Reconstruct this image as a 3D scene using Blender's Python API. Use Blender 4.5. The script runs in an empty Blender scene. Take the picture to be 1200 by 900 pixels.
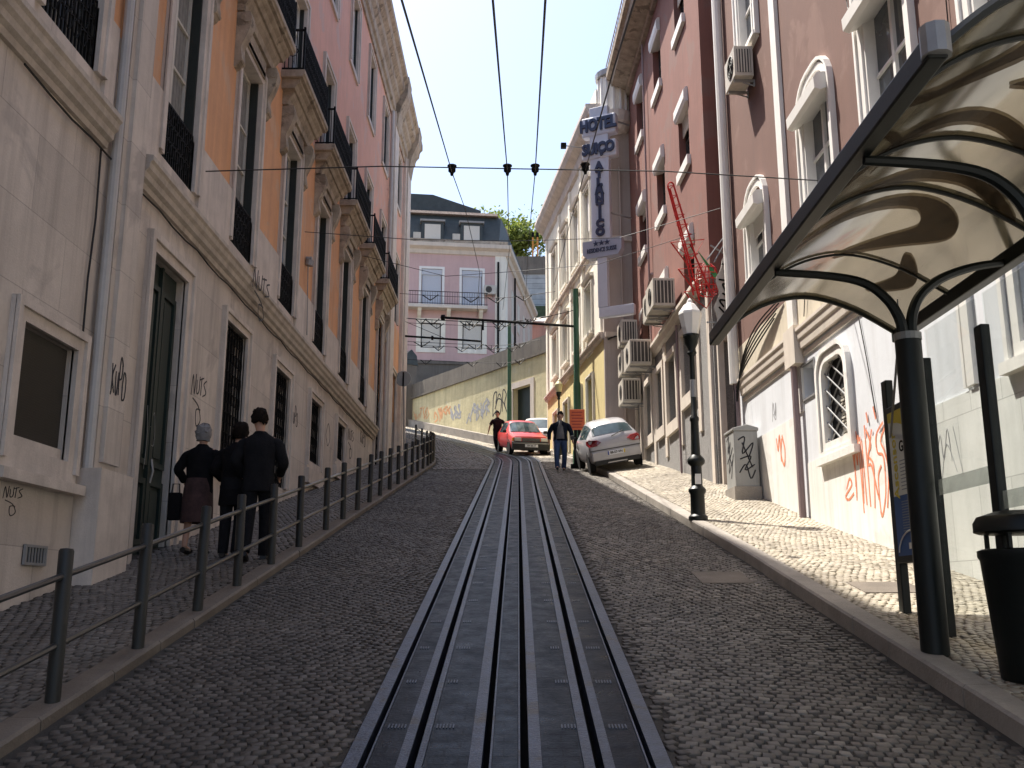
import bpy, bmesh, math, random
import numpy as np
from mathutils import Vector, Matrix
random.seed(11); rng = np.random.default_rng(11)
SC = bpy.context.scene; COL = SC.collection
R = math.radians
SL = 0.191                                     # gradient of the street

# ------------------------------------------------------------------ helpers
def smooth(a, b, t):
    t = np.clip((t - a) / (b - a), 0, 1); return t * t * (3 - 2 * t)
def ground(x, y):
    """height of the street surface"""
    x = np.asarray(x, float); y = np.asarray(y, float)
    yy = np.clip(y, -30, 66)
    z = SL * yy
    z = z + 0.15 * np.clip(-(x + 1.0), 0, 12) * smooth(39, 47, y)
    return z
def G(x, y): return float(ground(x, y))

def label(o, lab=None, cat=None, group=None, kind=None):
    if lab: o['label'] = lab
    if cat: o['category'] = cat
    if group: o['group'] = group
    if kind: o['kind'] = kind
    return o
def thing(name, lab, cat, loc=(0, 0, 0), rotz=0.0, group=None):
    o = bpy.data.objects.new(name, None); COL.objects.link(o)
    o.empty_display_size = 0.3
    o.location = loc; o.rotation_euler = (0, 0, rotz)
    return label(o, lab, cat, group)
def dup(root, loc=None, rotz=None, lab=None, group=None):
    r = root.copy(); COL.objects.link(r)
    if loc is not None: r.location = loc
    if rotz is not None: r.rotation_euler = (0, 0, rotz)
    if lab: r['label'] = lab
    if group: r['group'] = group
    for ch in list(root.children):
        c = ch.copy(); COL.objects.link(c); c.parent = r
        for g in list(ch.children):
            d = g.copy(); COL.objects.link(d); d.parent = c
    return r

def catmull(pts, n=6, closed=False):
    P = [Vector(p) for p in pts]; out = []
    m = len(P)
    rngi = range(m) if closed else range(m - 1)
    for i in rngi:
        if closed: a, b, c, d = P[(i - 1) % m], P[i], P[(i + 1) % m], P[(i + 2) % m]
        else: a, b, c, d = P[max(i - 1, 0)], P[i], P[i + 1], P[min(i + 2, m - 1)]
        for k in range(n):
            t = k / n
            out.append(0.5 * ((2 * b) + (c - a) * t + (2 * a - 5 * b + 4 * c - d) * t * t + (3 * b - a - 3 * c + d) * t ** 3))
    if not closed: out.append(P[-1].copy())
    return out

class MB:
    """collects shapes, then links them as one mesh object. sg: side of the street a facade looks to."""
    def __init__(s, sg=1): s.v = []; s.f = []; s.sg = sg
    def add(s, vs, fs):
        n = len(s.v); s.v += [tuple(v) for v in vs]; s.f += [tuple(i + n for i in f) for f in fs]
    def box(s, x0, x1, y0, y1, z0, z1):
        s.add([(x0,y0,z0),(x1,y0,z0),(x1,y1,z0),(x0,y1,z0),(x0,y0,z1),(x1,y0,z1),(x1,y1,z1),(x0,y1,z1)],
              [(0,3,2,1),(4,5,6,7),(0,1,5,4),(1,2,6,5),(2,3,7,6),(3,0,4,7)]); return s
    def fb(s, s0, s1, d0, d1, z0, z1):
        return s.box(min(s.sg*d0, s.sg*d1), max(s.sg*d0, s.sg*d1), s0, s1, z0, z1)
    def P(s, u, d, z): return Vector((s.sg * d, u, z))
    def prism(s, pts, vec):
        n = len(pts); vec = Vector(vec); P = [Vector(p) for p in pts]
        s.add(P + [p + vec for p in P], [tuple(range(n))[::-1], tuple(range(n, 2*n))] + [(i, (i+1) % n, n+(i+1) % n, n+i) for i in range(n)]); return s
    def extrude(s, prof, u0, u1):
        """profile of (d,z) points run along the facade"""
        return s.prism([s.P(u0, d, z) for d, z in prof], (0, u1 - u0, 0))
    def tube(s, pts, r, n=6, closed=False, r2=None):
        P = [Vector(p) for p in pts]; m = len(P); vs = []; fs = []
        up = None
        for i, p in enumerate(P):
            if closed: t = (P[(i+1) % m] - P[i-1])
            else: t = P[min(i+1, m-1)] - P[max(i-1, 0)]
            if t.length < 1e-9: t = Vector((0, 0, 1))
            t.normalize()
            if up is None:
                up = Vector((0, 0, 1)) if abs(t.z) < .9 else Vector((1, 0, 0))
            a = t.cross(up)
            if a.length < 1e-6: a = t.cross(Vector((0, 1, 0)))
            a.normalize(); b = a.cross(t).normalized(); up = b
            rr = r if r2 is None else r + (r2 - r) * i / max(1, m - 1)
            vs += [p + a * (rr * math.cos(2*math.pi*k/n)) + b * (rr * math.sin(2*math.pi*k/n)) for k in range(n)]
        for i in range(m if closed else m - 1):
            j = (i + 1) % m
            fs += [(i*n+k, i*n+(k+1) % n, j*n+(k+1) % n, j*n+k) for k in range(n)]
        if not closed: fs += [tuple(range(n))[::-1], tuple((m-1)*n + k for k in range(n))]
        s.add(vs, fs); return s
    def bar(s, p, q, r, n=6, r2=None): return s.tube([p, q], r, n, False, r2)
    def flat(s, p, q, w, h, up=(0, 0, 1)):
        p = Vector(p); q = Vector(q); t = (q - p).normalized(); up = Vector(up)
        a = t.cross(up)
        if a.length < 1e-6: a = t.cross(Vector((1, 0, 0)))
        a.normalize(); b = a.cross(t)
        vs = [e + a * (i*w/2) + b * (j*h/2) for e in (p, q) for i, j in ((-1,-1),(1,-1),(1,1),(-1,1))]
        s.add(vs, [(3,2,1,0),(4,5,6,7),(0,1,5,4),(1,2,6,5),(2,3,7,6),(3,0,4,7)]); return s
    def lathe(s, prof, c=(0,0,0), n=16, axis='z', sq=None):
        vs = []; m = len(prof)
        for r, z in prof:
            for k in range(n):
                a = 2*math.pi*k/n
                x, y = r*math.cos(a), r*math.sin(a)
                if axis == 'z': q = (x, y, z)
                elif axis == 'x': q = (z, x, y)
                else: q = (x, z, y)
                vs.append((c[0]+q[0], c[1]+q[1], c[2]+q[2]))
        fs = [(i*n+k, i*n+(k+1) % n, (i+1)*n+(k+1) % n, (i+1)*n+k) for i in range(m-1) for k in range(n)]
        fs += [tuple(range(n))[::-1], tuple((m-1)*n+k for k in range(n))]
        s.add(vs, fs); return s
    def wall(s, s0, s1, z0, z1, holes=(), d=0.0, rev=0.3):
        """front face with openings and their reveals"""
        S = sorted(set([s0, s1] + [h[i] for h in holes for i in (0, 1) if s0 < h[i] < s1]))
        Z = sorted(set([z0, z1] + [h[i] for h in holes for i in (2, 3) if z0 < h[i] < z1]))
        for a, b in zip(S[:-1], S[1:]):
            for c, e in zip(Z[:-1], Z[1:]):
                m, n = (a+b)/2, (c+e)/2
                if any(h[0] < m < h[1] and h[2] < n < h[3] for h in holes): continue
                s.add([s.P(a,d,c), s.P(b,d,c), s.P(b,d,e), s.P(a,d,e)], [(0,1,2,3)])
        for h in holes:
            a, b = max(h[0], s0), min(h[1], s1); c, e = max(h[2], z0), min(h[3], z1)
            if a >= b or c >= e: continue
            q = d - rev
            s.add([s.P(a,d,c), s.P(a,q,c), s.P(a,q,e), s.P(a,d,e)], [(0,1,2,3)])
            s.add([s.P(b,d,c), s.P(b,q,c), s.P(b,q,e), s.P(b,d,e)], [(0,1,2,3)])
            if h[3] <= z1: s.add([s.P(a,d,e), s.P(b,d,e), s.P(b,q,e), s.P(a,q,e)], [(0,1,2,3)])
            if h[2] >= z0: s.add([s.P(a,d,c), s.P(b,d,c), s.P(b,q,c), s.P(a,q,c)], [(0,1,2,3)])
        return s
    def frame(s, a, b, c, e, w, d0, d1, bottom=True, bw=None):
        """rectangular ring round the opening a..b, c..e"""
        s.fb(a-w, a, d0, d1, c, e); s.fb(b, b+w, d0, d1, c, e)
        s.fb(a-w, b+w, d0, d1, e, e+w)
        if bottom: s.fb(a-w, b+w, d0, d1, c-(bw or w), c)
        return s
    def strokes(s, lines, w, d=0.003):
        k = 0
        for ln in lines:
            for p, q in zip(ln[:-1], ln[1:]):
                dx, dz = q[0]-p[0], q[1]-p[1]; L = math.hypot(dx, dz)
                if L < 1e-5: continue
                nx, nz = -dz/L*w/2, dx/L*w/2; ex, ez = dx/L*w*.3, dz/L*w*.3
                dd = d + (k % 9) * 0.0004; k += 1
                pts = [(p[0]-ex+nx, p[1]-ez+nz), (p[0]-ex-nx, p[1]-ez-nz), (q[0]+ex-nx, q[1]+ez-nz), (q[0]+ex+nx, q[1]+ez+nz)]
                s.prism([s.P(a, dd, b) for a, b in pts], s.P(0, -0.004, 0))
        return s
    def build(s, name, mat, parent=None, sm=False, lab=None, kind=None, bevel=0, tr=None):
        me = bpy.data.meshes.new(name)
        me.from_pydata([tuple(v) for v in s.v], [], s.f)
        bm = bmesh.new(); bm.from_mesh(me)
        bmesh.ops.recalc_face_normals(bm, faces=bm.faces)
        bm.to_mesh(me); bm.free()
        if tr is not None: me.transform(tr)
        me.materials.append(mat)
        if sm:
            me.polygons.foreach_set('use_smooth', [True]*len(me.polygons))
            try: me.set_sharp_from_angle(angle=R(40))
            except Exception: pass
        o = bpy.data.objects.new(name, me); COL.objects.link(o)
        if parent: o.parent = parent
        if lab: o['label'] = lab
        if kind: o['kind'] = kind
        if bevel:
            b = o.modifiers.new('bevel', 'BEVEL'); b.width = bevel; b.segments = 2; b.limit_method = 'ANGLE'; b.angle_limit = R(40)
        return o

def top(mb, name, mat, lab=None, cat=None, group=None, kind=None, **k):
    return label(mb.build(name, mat, **k), lab, cat, group, kind)

def text_mesh(txt, size, depth, name, mat, parent, mat4, bold=0.0, align='CENTER', sx=1.0):
    cu = bpy.data.curves.new(name, 'FONT'); cu.body = txt; cu.size = size
    cu.extrude = depth/2; cu.offset = bold; cu.align_x = align; cu.align_y = 'CENTER'; cu.resolution_u = 3
    t = bpy.data.objects.new(name, cu); COL.objects.link(t)
    bpy.context.view_layer.update()
    me = bpy.data.meshes.new_from_object(t.evaluated_get(bpy.context.evaluated_depsgraph_get()))
    COL.objects.unlink(t); bpy.data.objects.remove(t); bpy.data.curves.remove(cu)
    me.transform(mat4 @ Matrix.Diagonal((sx, 1, 1, 1)))
    me.materials.clear(); me.materials.append(mat)
    o = bpy.data.objects.new(name, me); COL.objects.link(o)
    if parent: o.parent = parent
    return o
def basis(origin, ux, uy):
    """matrix taking text's x,y plane to the directions ux, uy at origin"""
    ux = Vector(ux).normalized(); uy = Vector(uy).normalized(); uz = ux.cross(uy)
    m = Matrix.Identity(4)
    for i in range(3): m[i][0] = ux[i]; m[i][1] = uy[i]; m[i][2] = uz[i]; m[i][3] = Vector(origin)[i]
    return m

# ------------------------------------------------------------------ materials
def newmat(name):
    m = bpy.data.materials.new(name); m.use_nodes = True
    nt = m.node_tree; nt.nodes.clear()
    out = nt.nodes.new('ShaderNodeOutputMaterial'); b = nt.nodes.new('ShaderNodeBsdfPrincipled')
    nt.links.new(b.outputs[0], out.inputs[0])
    return m, nt, b, out
def nd(nt, t, **k):
    n = nt.nodes.new(t)
    for a, v in k.items():
        if a in n.inputs: n.inputs[a].default_value = v
        else: setattr(n, a, v)
    return n
def mixc(nt, fac, a, b, mode='MIX'):
    n = nt.nodes.new('ShaderNodeMix'); n.data_type = 'RGBA'; n.blend_type = mode
    for i, v in ((0, fac), (6, a), (7, b)):
        if hasattr(v, 'is_linked'): nt.links.new(v, n.inputs[i])
        elif i == 0: n.inputs[0].default_value = v
        else: n.inputs[i].default_value = (*v, 1) if len(v) == 3 else v
    return n.outputs[2]
def ramp(nt, fac, stops):
    n = nt.nodes.new('ShaderNodeValToRGB'); nt.links.new(fac, n.inputs[0])
    el = n.color_ramp.elements
    while len(el) > 1: el.remove(el[-1])
    for i, (p, c) in enumerate(stops):
        e = el[0] if i == 0 else el.new(p)
        e.position = p; e.color = (*c, 1) if len(c) == 3 else c
    return n.outputs[0]
def position(nt, scale=(1, 1, 1)):
    g = nt.nodes.new('ShaderNodeNewGeometry')
    mp = nt.nodes.new('ShaderNodeMapping'); mp.inputs['Scale'].default_value = scale
    nt.links.new(g.outputs['Position'], mp.inputs[0]); return mp.outputs[0]
def noise(nt, vec, scale, detail=4, rough=.55, dist=0):
    n = nt.nodes.new('ShaderNodeTexNoise'); nt.links.new(vec, n.inputs['Vector'])
    n.inputs['Scale'].default_value = scale; n.inputs['Detail'].default_value = detail
    n.inputs['Roughness'].default_value = rough; n.inputs['Distortion'].default_value = dist
    return n.outputs['Fac']
def mul(c, k): return tuple(min(1, x*k) for x in c)

def M(name, col, rough=.7, var=.16, scale=2.0, bump=.0, bscale=60., metal=0., spec=.4, streak=0., streakc=None,
      patch=None, joints=None, grime=0.):
    """painted or plain surface: broad tone changes, fine grain, rain streaks, patches, block joints"""
    m, nt, b, out = newmat(name)
    p = position(nt)
    n1 = noise(nt, p, scale, 6, .6)
    c = ramp(nt, n1, [(.25, mul(col, 1-var)), (.5, col), (.75, mul(col, 1+var))])
    n2 = noise(nt, p, scale*14, 3, .6)
    c = mixc(nt, .5, c, ramp(nt, n2, [(.3, (1-var*.7,)*3), (.7, (1.0,)*3)]), 'MULTIPLY')
    if patch:
        f = ramp(nt, noise(nt, p, patch[1], 5, .6, .4), [(patch[2]-.02, (0,0,0)), (patch[2]+.03, (1,1,1))])
        c = mixc(nt, f, c, patch[0])
    if streak:
        ps = position(nt, (3.1, 3.1, .17))
        f = ramp(nt, noise(nt, ps, 1.6, 5, .65), [(.47, (0,0,0)), (.72, (streak,)*3)])
        c = mixc(nt, f, c, streakc or mul(col, .45))
    if grime:
        f = ramp(nt, noise(nt, p, .9, 6, .7), [(.5, (0,0,0)), (.8, (grime,)*3)])
        c = mixc(nt, f, c, mul(col, .4))
    h = None
    if joints:
        jw, jh, js, dark = joints
        sx = nt.nodes.new('ShaderNodeSeparateXYZ'); g = nt.nodes.new('ShaderNodeNewGeometry'); nt.links.new(g.outputs['Position'], sx.inputs[0])
        cb = nt.nodes.new('ShaderNodeCombineXYZ'); nt.links.new(sx.outputs[1], cb.inputs[0]); nt.links.new(sx.outputs[2], cb.inputs[1])
        br = nt.nodes.new('ShaderNodeTexBrick'); nt.links.new(cb.outputs[0], br.inputs['Vector'])
        br.inputs['Scale'].default_value = 1; br.inputs['Brick Width'].default_value = jw; br.inputs['Row Height'].default_value = jh
        br.inputs['Mortar Size'].default_value = js; br.inputs['Mortar Smooth'].default_value = .3
        br.inputs['Color1'].default_value = (1,1,1,1); br.inputs['Color2'].default_value = (.86,.86,.86,1); br.inputs['Mortar'].default_value = (dark,)*3+(1,)
        c = mixc(nt, 1, c, br.outputs['Color'], 'MULTIPLY')
    nt.links.new(c, b.inputs['Base Color'])
    b.inputs['Roughness'].default_value = rough; b.inputs['Metallic'].default_value = metal
    b.inputs['Specular IOR Level'].default_value = spec
    if bump:
        bp = nt.nodes.new('ShaderNodeBump'); bp.inputs['Strength'].default_value = bump; bp.inputs['Distance'].default_value = .02
        nt.links.new(noise(nt, p, bscale, 5, .65), bp.inputs['Height']); nt.links.new(bp.outputs[0], b.inputs['Normal'])
    return m

def cobble_mat(name, cols, rough=.6, spec=.5, tint=.25, bumps=.5):
    """setts: every stone (mesh island) its own tone"""
    m, nt, b, out = newmat(name)
    g = nt.nodes.new('ShaderNodeNewGeometry')
    c = ramp(nt, g.outputs['Random Per Island'], [(i/(len(cols)-1), q) for i, q in enumerate(cols)])
    p = position(nt)
    c = mixc(nt, tint, c, ramp(nt, noise(nt, p, 38, 4, .7), [(.3, (.45,)*3), (.7, (1.0,)*3)]), 'MULTIPLY')
    c = mixc(nt, .8, c, ramp(nt, noise(nt, p, .7, 5, .6), [(.28, (.5,.47,.44)), (.5, (.85,.84,.82)), (.7, (1.25,1.22,1.16))]), 'MULTIPLY')
    nt.links.new(c, b.inputs['Base Color']); b.inputs['Roughness'].default_value = rough; b.inputs['Specular IOR Level'].default_value = spec
    bp = nt.nodes.new('ShaderNodeBump'); bp.inputs['Strength'].default_value = bumps; bp.inputs['Distance'].default_value = .01
    nt.links.new(noise(nt, p, 70, 4, .7), bp.inputs['Height']); nt.links.new(bp.outputs[0], b.inputs['Normal'])
    return m

def glass_mat(name, col, rough=.06, spec=.8):
    m, nt, b, out = newmat(name)
    p = position(nt)
    c = ramp(nt, noise(nt, p, 1.3, 3), [(.35, mul(col, .5)), (.65, mul(col, 1.4))])
    nt.links.new(c, b.inputs['Base Color']); b.inputs['Roughness'].default_value = rough; b.inputs['Specular IOR Level'].default_value = spec
    bp = nt.nodes.new('ShaderNodeBump'); bp.inputs['Strength'].default_value = .06; bp.inputs['Distance'].default_value = .02
    nt.links.new(noise(nt, p, 3, 2), bp.inputs['Height']); nt.links.new(bp.outputs[0], b.inputs['Normal'])
    return m
def lattice_mat(name, c1, c2, size, rough=.6):
    """louvred / corrugated slats by height"""
    m, nt, b, out = newmat(name)
    w = nt.nodes.new('ShaderNodeTexWave'); w.bands_direction = 'Z'; w.wave_profile = 'SAW'
    nt.links.new(position(nt), w.inputs['Vector']); w.inputs['Scale'].default_value = 1/size/3.14*.5*3.14
    c = ramp(nt, w.outputs['Fac'], [(0, c2), (.25, c1), (1, c1)])
    nt.links.new(c, b.inputs['Base Color']); b.inputs['Roughness'].default_value = rough
    bp = nt.nodes.new('ShaderNodeBump'); bp.inputs['Strength'].default_value = .6; bp.inputs['Distance'].default_value = .02
    nt.links.new(w.outputs['Fac'], bp.inputs['Height']); nt.links.new(bp.outputs[0], b.inputs['Normal'])
    return m
def thin_mat(name, tint, alpha_trans, transl=None, gloss=.1, rough=.1):
    """thin sheet one sees through: transparent + translucent + a little gloss"""
    m = bpy.data.materials.new(name); m.use_nodes = True; nt = m.node_tree; nt.nodes.clear()
    out = nt.nodes.new('ShaderNodeOutputMaterial')
    t = nt.nodes.new('ShaderNodeBsdfTransparent'); t.inputs[0].default_value = (*tint, 1)
    cur = t.outputs[0]
    if transl:
        tl = nt.nodes.new('ShaderNodeBsdfTranslucent')
        c = ramp(nt, noise(nt, position(nt), 3.2, 8, .72, 1.2), [(.32, mul(transl, .35)), (.5, transl), (.68, mul(transl, 1.7))])
        nt.links.new(c, tl.inputs[0])
        df = nt.nodes.new('ShaderNodeBsdfDiffuse'); nt.links.new(c, df.inputs[0])
        m2 = nt.nodes.new('ShaderNodeMixShader'); m2.inputs[0].default_value = .3
        nt.links.new(tl.outputs[0], m2.inputs[1]); nt.links.new(df.outputs[0], m2.inputs[2])
        mx = nt.nodes.new('ShaderNodeMixShader'); mx.inputs[0].default_value = 1-alpha_trans
        nt.links.new(cur, mx.inputs[1]); nt.links.new(m2.outputs[0], mx.inputs[2]); cur = mx.outputs[0]
    gl = nt.nodes.new('ShaderNodeBsdfGlossy'); gl.inputs['Roughness'].default_value = rough
    mx = nt.nodes.new('ShaderNodeMixShader'); fr = nt.nodes.new('ShaderNodeFresnel'); fr.inputs[0].default_value = 1.45
    mm = nt.nodes.new('ShaderNodeMath'); mm.operation = 'MULTIPLY'; mm.inputs[1].default_value = gloss*8
    mm.use_clamp = True
    nt.links.new(fr.outputs[0], mm.inputs[0]); nt.links.new(mm.outputs[0], mx.inputs[0])
    nt.links.new(cur, mx.inputs[1]); nt.links.new(gl.outputs[0], mx.inputs[2])
    nt.links.new(mx.outputs[0], out.inputs[0])
    return m

STONE   = M('limestone', (.63,.555,.485), .75, .15, .8, .3, 40, streak=.5, streakc=(.30,.255,.22), grime=.3, patch=((.50,.44,.39), .8, .6), joints=(1.45,.78,.006,.66))
STONE_T = M('limestone_trim', (.61,.535,.47), .7, .18, 2.5, .25, 50, streak=.4, streakc=(.27,.23,.2), grime=.3)
STONE_M = M('stained_moulding_stone', (.50,.44,.38), .8, .25, 4, .4, 30, streak=.3, streakc=(.16,.135,.11), grime=.6)
STONE_W = M('weathered_stone', (.40,.335,.26), .85, .35, 4.5, .5, 30, streak=.22, streakc=(.12,.10,.075), grime=.75, patch=((.20,.165,.125), 2.2, .6))
ORANGE  = M('orange_plaster', (.70,.37,.19), .85, .14, .9, .2, 50, streak=.3, streakc=(.36,.2,.13), patch=((.62,.38,.235), 1.1, .57))
PINK_L  = M('salmon_plaster', (.70,.39,.295), .85, .12, .8, .15, 50, streak=.25, streakc=(.42,.26,.21), patch=((.62,.41,.34), .9, .58))
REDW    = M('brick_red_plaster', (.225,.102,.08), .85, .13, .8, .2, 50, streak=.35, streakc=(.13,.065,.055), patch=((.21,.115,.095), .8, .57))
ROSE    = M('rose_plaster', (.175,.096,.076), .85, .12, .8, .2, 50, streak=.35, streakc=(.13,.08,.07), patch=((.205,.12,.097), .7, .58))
PINK_B  = M('pink_plaster', (.58,.40,.38), .85, .09, .6, .1, 60, streak=.2)
CREAM   = M('cream_plaster', (.82,.78,.68), .85, .10, .7, .1, 60, streak=.3, streakc=(.4,.33,.22))
YELLOWP = M('yellow_plaster', (.68,.57,.28), .85, .10, .7, .1, 60, streak=.25)
HOTSIDE = M('grey_rose_plaster', (.42,.355,.32), .85, .10, .7, .1, 60, streak=.3)
YWALL   = M('ochre_wall_plaster', (.60,.535,.33), .9, .22, .8, .9, 4, streak=.4, patch=((.56,.52,.36), .9, .62))
WHITEP  = M('white_plaster', (.82,.795,.745), .85, .10, .8, .2, 50, streak=.45, grime=.22, patch=((.70,.68,.64), 1.3, .58), streakc=(.45,.42,.38))
GREYP   = M('pale_grey_plaster', (.68,.70,.73), .85, .08, .8, .2, 50, streak=.4, streakc=(.48,.48,.48), grime=.15)
MARBLE  = M('marble_slabs', (.80,.80,.76), .5, .10, 1.6, .05, 60, streak=.25, streakc=(.38,.4,.36), joints=(.62,.75,.005,.55))
BEIGEP  = M('beige_plaster', (.62,.55,.43), .85, .12, .8, .15, 60, streak=.35)
WHITE   = M('white_paint', (.78,.76,.72), .5, .06, 3, 0)
CREAMT  = M('beige_stone_trim', (.64,.57,.49), .75, .10, 2, .15, 60, streak=.2)
FRAMEW  = M('window_paint', (.60,.56,.49), .5, .10, 3, 0)
LEAFS   = M('dark_shutter_paint', (.022,.026,.022), .6, .25, 4, .1, 30)
CURT = M('net_curtain', (.24,.235,.22), .9, .2, 9)
SHUTTER = lattice_mat('roller_shutter', (.74,.72,.66), (.42,.4,.36), .045)
SHUTG   = lattice_mat('brown_slats', (.05,.043,.034), (.02,.017,.014), .04)
SHUTB   = lattice_mat('blue_grey_shutter', (.58,.62,.70), (.36,.4,.48), .05)
IRON    = M('black_iron', (.009,.009,.009), .7, .3, 4, .2, 60, spec=.12)
RAILPNT = M('dark_grey_railing_paint', (.018,.019,.018), .5, .25, 5, .15, 90, spec=.4)
RAILBAR = M('worn_rail_paint', (.03,.032,.034), .28, .25, 5, .1, 90, spec=.7)
GREENM  = M('dark_green_metal', (.007,.010,.009), .45, .25, 4, .05, 60, spec=.35)
GREENP  = M('green_pole_paint', (.035,.10,.055), .45, .2, 4, .05, 60)
DOORG   = M('dark_green_door', (.014,.026,.021), .55, .25, 3, .1, 30, streak=.3)
DOORB   = M('brown_door', (.13,.07,.05), .55, .2, 3, .1, 30)
DARK    = M('dark_interior', (.012,.012,.013), .8, .2, 2)
GLASS   = glass_mat('window_glass', (.05,.06,.075))
GLASSB  = glass_mat('sky_window_glass', (.16,.2,.26))
GLASSCAR= glass_mat('car_glass', (.06,.09,.10))
PIPEG   = M('grey_pipe', (.46,.44,.42), .5, .12, 3, .1, 40, streak=.3)
PIPED   = M('mauve_pipe', (.27,.20,.20), .55, .12, 3, .1, 40)
ACBOX   = M('ac_casing', (.55,.51,.44), .5, .12, 4, 0, streak=.4)
ACDARK  = M('ac_grille', (.06,.055,.05), .6, .2, 8)
PEBBLE  = M('pebbledash', (.30,.29,.28), .95, .4, 55, 1.0, 110)
CONC    = M('concrete_parapet', (.16,.142,.12), .9, .22, 1.2, .4, 30, streak=.8, streakc=(.1,.09,.08))
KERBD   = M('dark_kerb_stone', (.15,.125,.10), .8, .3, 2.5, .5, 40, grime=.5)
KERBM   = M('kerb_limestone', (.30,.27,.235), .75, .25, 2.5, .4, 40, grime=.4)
STEELR  = M('worn_rail_steel', (.055,.07,.10), .33, .45, 9, .4, 40, metal=.45, spec=.4, grime=.8, patch=((.05,.045,.04), 3.5, .6))
SLOTM   = M('dark_slot_steel', (.010,.010,.010), .95, .2, 6, spec=0)
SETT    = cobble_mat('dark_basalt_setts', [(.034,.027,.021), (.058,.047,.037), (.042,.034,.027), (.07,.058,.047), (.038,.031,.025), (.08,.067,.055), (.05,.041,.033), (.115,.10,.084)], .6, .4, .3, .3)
SETTR   = cobble_mat('bounce_lit_brown_setts', [(.068,.057,.046), (.115,.098,.08), (.085,.072,.058), (.15,.13,.107), (.075,.063,.051), (.165,.145,.12), (.105,.089,.073), (.24,.215,.18)], .6, .4, .3, .3)  # road setts made lighter, light bounced from the right put into the colour
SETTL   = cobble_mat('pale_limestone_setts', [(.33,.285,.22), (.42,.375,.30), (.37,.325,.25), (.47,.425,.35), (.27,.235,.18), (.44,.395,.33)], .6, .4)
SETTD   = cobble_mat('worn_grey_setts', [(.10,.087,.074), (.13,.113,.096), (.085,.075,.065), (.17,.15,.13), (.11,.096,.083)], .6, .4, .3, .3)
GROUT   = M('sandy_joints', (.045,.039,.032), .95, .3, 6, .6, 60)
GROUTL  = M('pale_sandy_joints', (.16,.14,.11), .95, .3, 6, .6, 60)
EARTH   = M('bare_ground', (.12,.10,.075), .95, .3, .5, .4, 8)
ROOFD   = M('weathered_tiles', (.26,.2,.165), .9, .5, 9, .6, 14)
ROOFT   = M('clay_tiles', (.33,.14,.085), .85, .3, 6, .5, 14)
SLATE   = M('slate_mansard', (.05,.06,.06), .6, .25, 3, .3, 25)
GREYM   = M('grey_metal', (.30,.30,.30), .45, .15, 4, 0, metal=.3)
GREYSTN = M('grey_stone_blocks', (.40,.42,.43), .9, .25, 1.5, .5, 10, joints=(1.2,.5,.03,.5))
BLACKW  = M('black_wire', (.012,.012,.013), .6, .1, 3)
SPRAYK  = M('black_spray', (.03,.03,.035), .7, .2, 9)
SPRAYF  = M('faded_orange_spray', (.62,.33,.17), .8, .3, 5)
SPRAYO  = M('orange_spray', (.78,.27,.15), .7, .25, 9)
SPRAYG  = M('grey_spray', (.36,.36,.37), .7, .3, 9)
SPRAYW  = M('white_spray', (.7,.7,.68), .7, .2, 9)
SPRAYP  = M('pale_pink_spray', (.72,.35,.36), .7, .2, 9)
SPRAYY  = M('faded_yellow_spray', (.62,.56,.22), .7, .2, 9)
REDM    = M('red_tube_metal', (.55,.03,.025), .35, .15, 5)
SIGNW   = M('sign_white', (.62,.64,.70), .4, .06, 3)
SIGNBL  = M('sign_letter_navy', (.035,.045,.09), .4, .1, 3)
PLATEG  = M('sign_grey_blue', (.40,.42,.50), .5, .08, 3)

def track_mat():
    m, nt, b, out = newmat('smooth_track_slabs')
    p = position(nt)
    c = ramp(nt, noise(nt, p, 3, 6, .65), [(.3, (.005,.0065,.009)), (.55, (.013,.016,.021)), (.75, (.032,.034,.038))])
    br = nt.nodes.new('ShaderNodeTexBrick'); mp = nt.nodes.new('ShaderNodeMapping')
    g = nt.nodes.new('ShaderNodeNewGeometry'); nt.links.new(g.outputs['Position'], mp.inputs[0]); nt.links.new(mp.outputs[0], br.inputs['Vector'])
    br.inputs['Scale'].default_value = 1; br.inputs['Brick Width'].default_value = .16; br.inputs['Row Height'].default_value = .115
    br.inputs['Mortar Size'].default_value = .006; br.inputs['Color1'].default_value = (1,1,1,1); br.inputs['Color2'].default_value = (.62,.62,.62,1); br.inputs['Mortar'].default_value = (.3,.3,.3,1)
    c = mixc(nt, .85, c, br.outputs['Color'], 'MULTIPLY')
    dust = ramp(nt, noise(nt, position(nt, (1, .25, 1)), 1.7, 5, .6), [(.64, (0,0,0)), (.8, (.25,.25,.25))])
    c = mixc(nt, dust, c, (.17,.15,.125))
    nt.links.new(c, b.inputs['Base Color'])
    rr = ramp(nt, noise(nt, p, 5, 5, .7), [(.3, (.24,)*3), (.7, (.5,)*3)])
    nt.links.new(rr, b.inputs['Roughness']); b.inputs['Specular IOR Level'].default_value = .07; b.inputs['Specular Tint'].default_value = (.55,.75,1,1)
    bp = nt.nodes.new('ShaderNodeBump'); bp.inputs['Strength'].default_value = .5; bp.inputs['Distance'].default_value = .01
    h = mixc(nt, .5, br.outputs['Color'], noise(nt, p, 45, 4)); nt.links.new(h, bp.inputs['Height']); nt.links.new(bp.outputs[0], b.inputs['Normal'])
    return m
TRACKM = track_mat()

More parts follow.
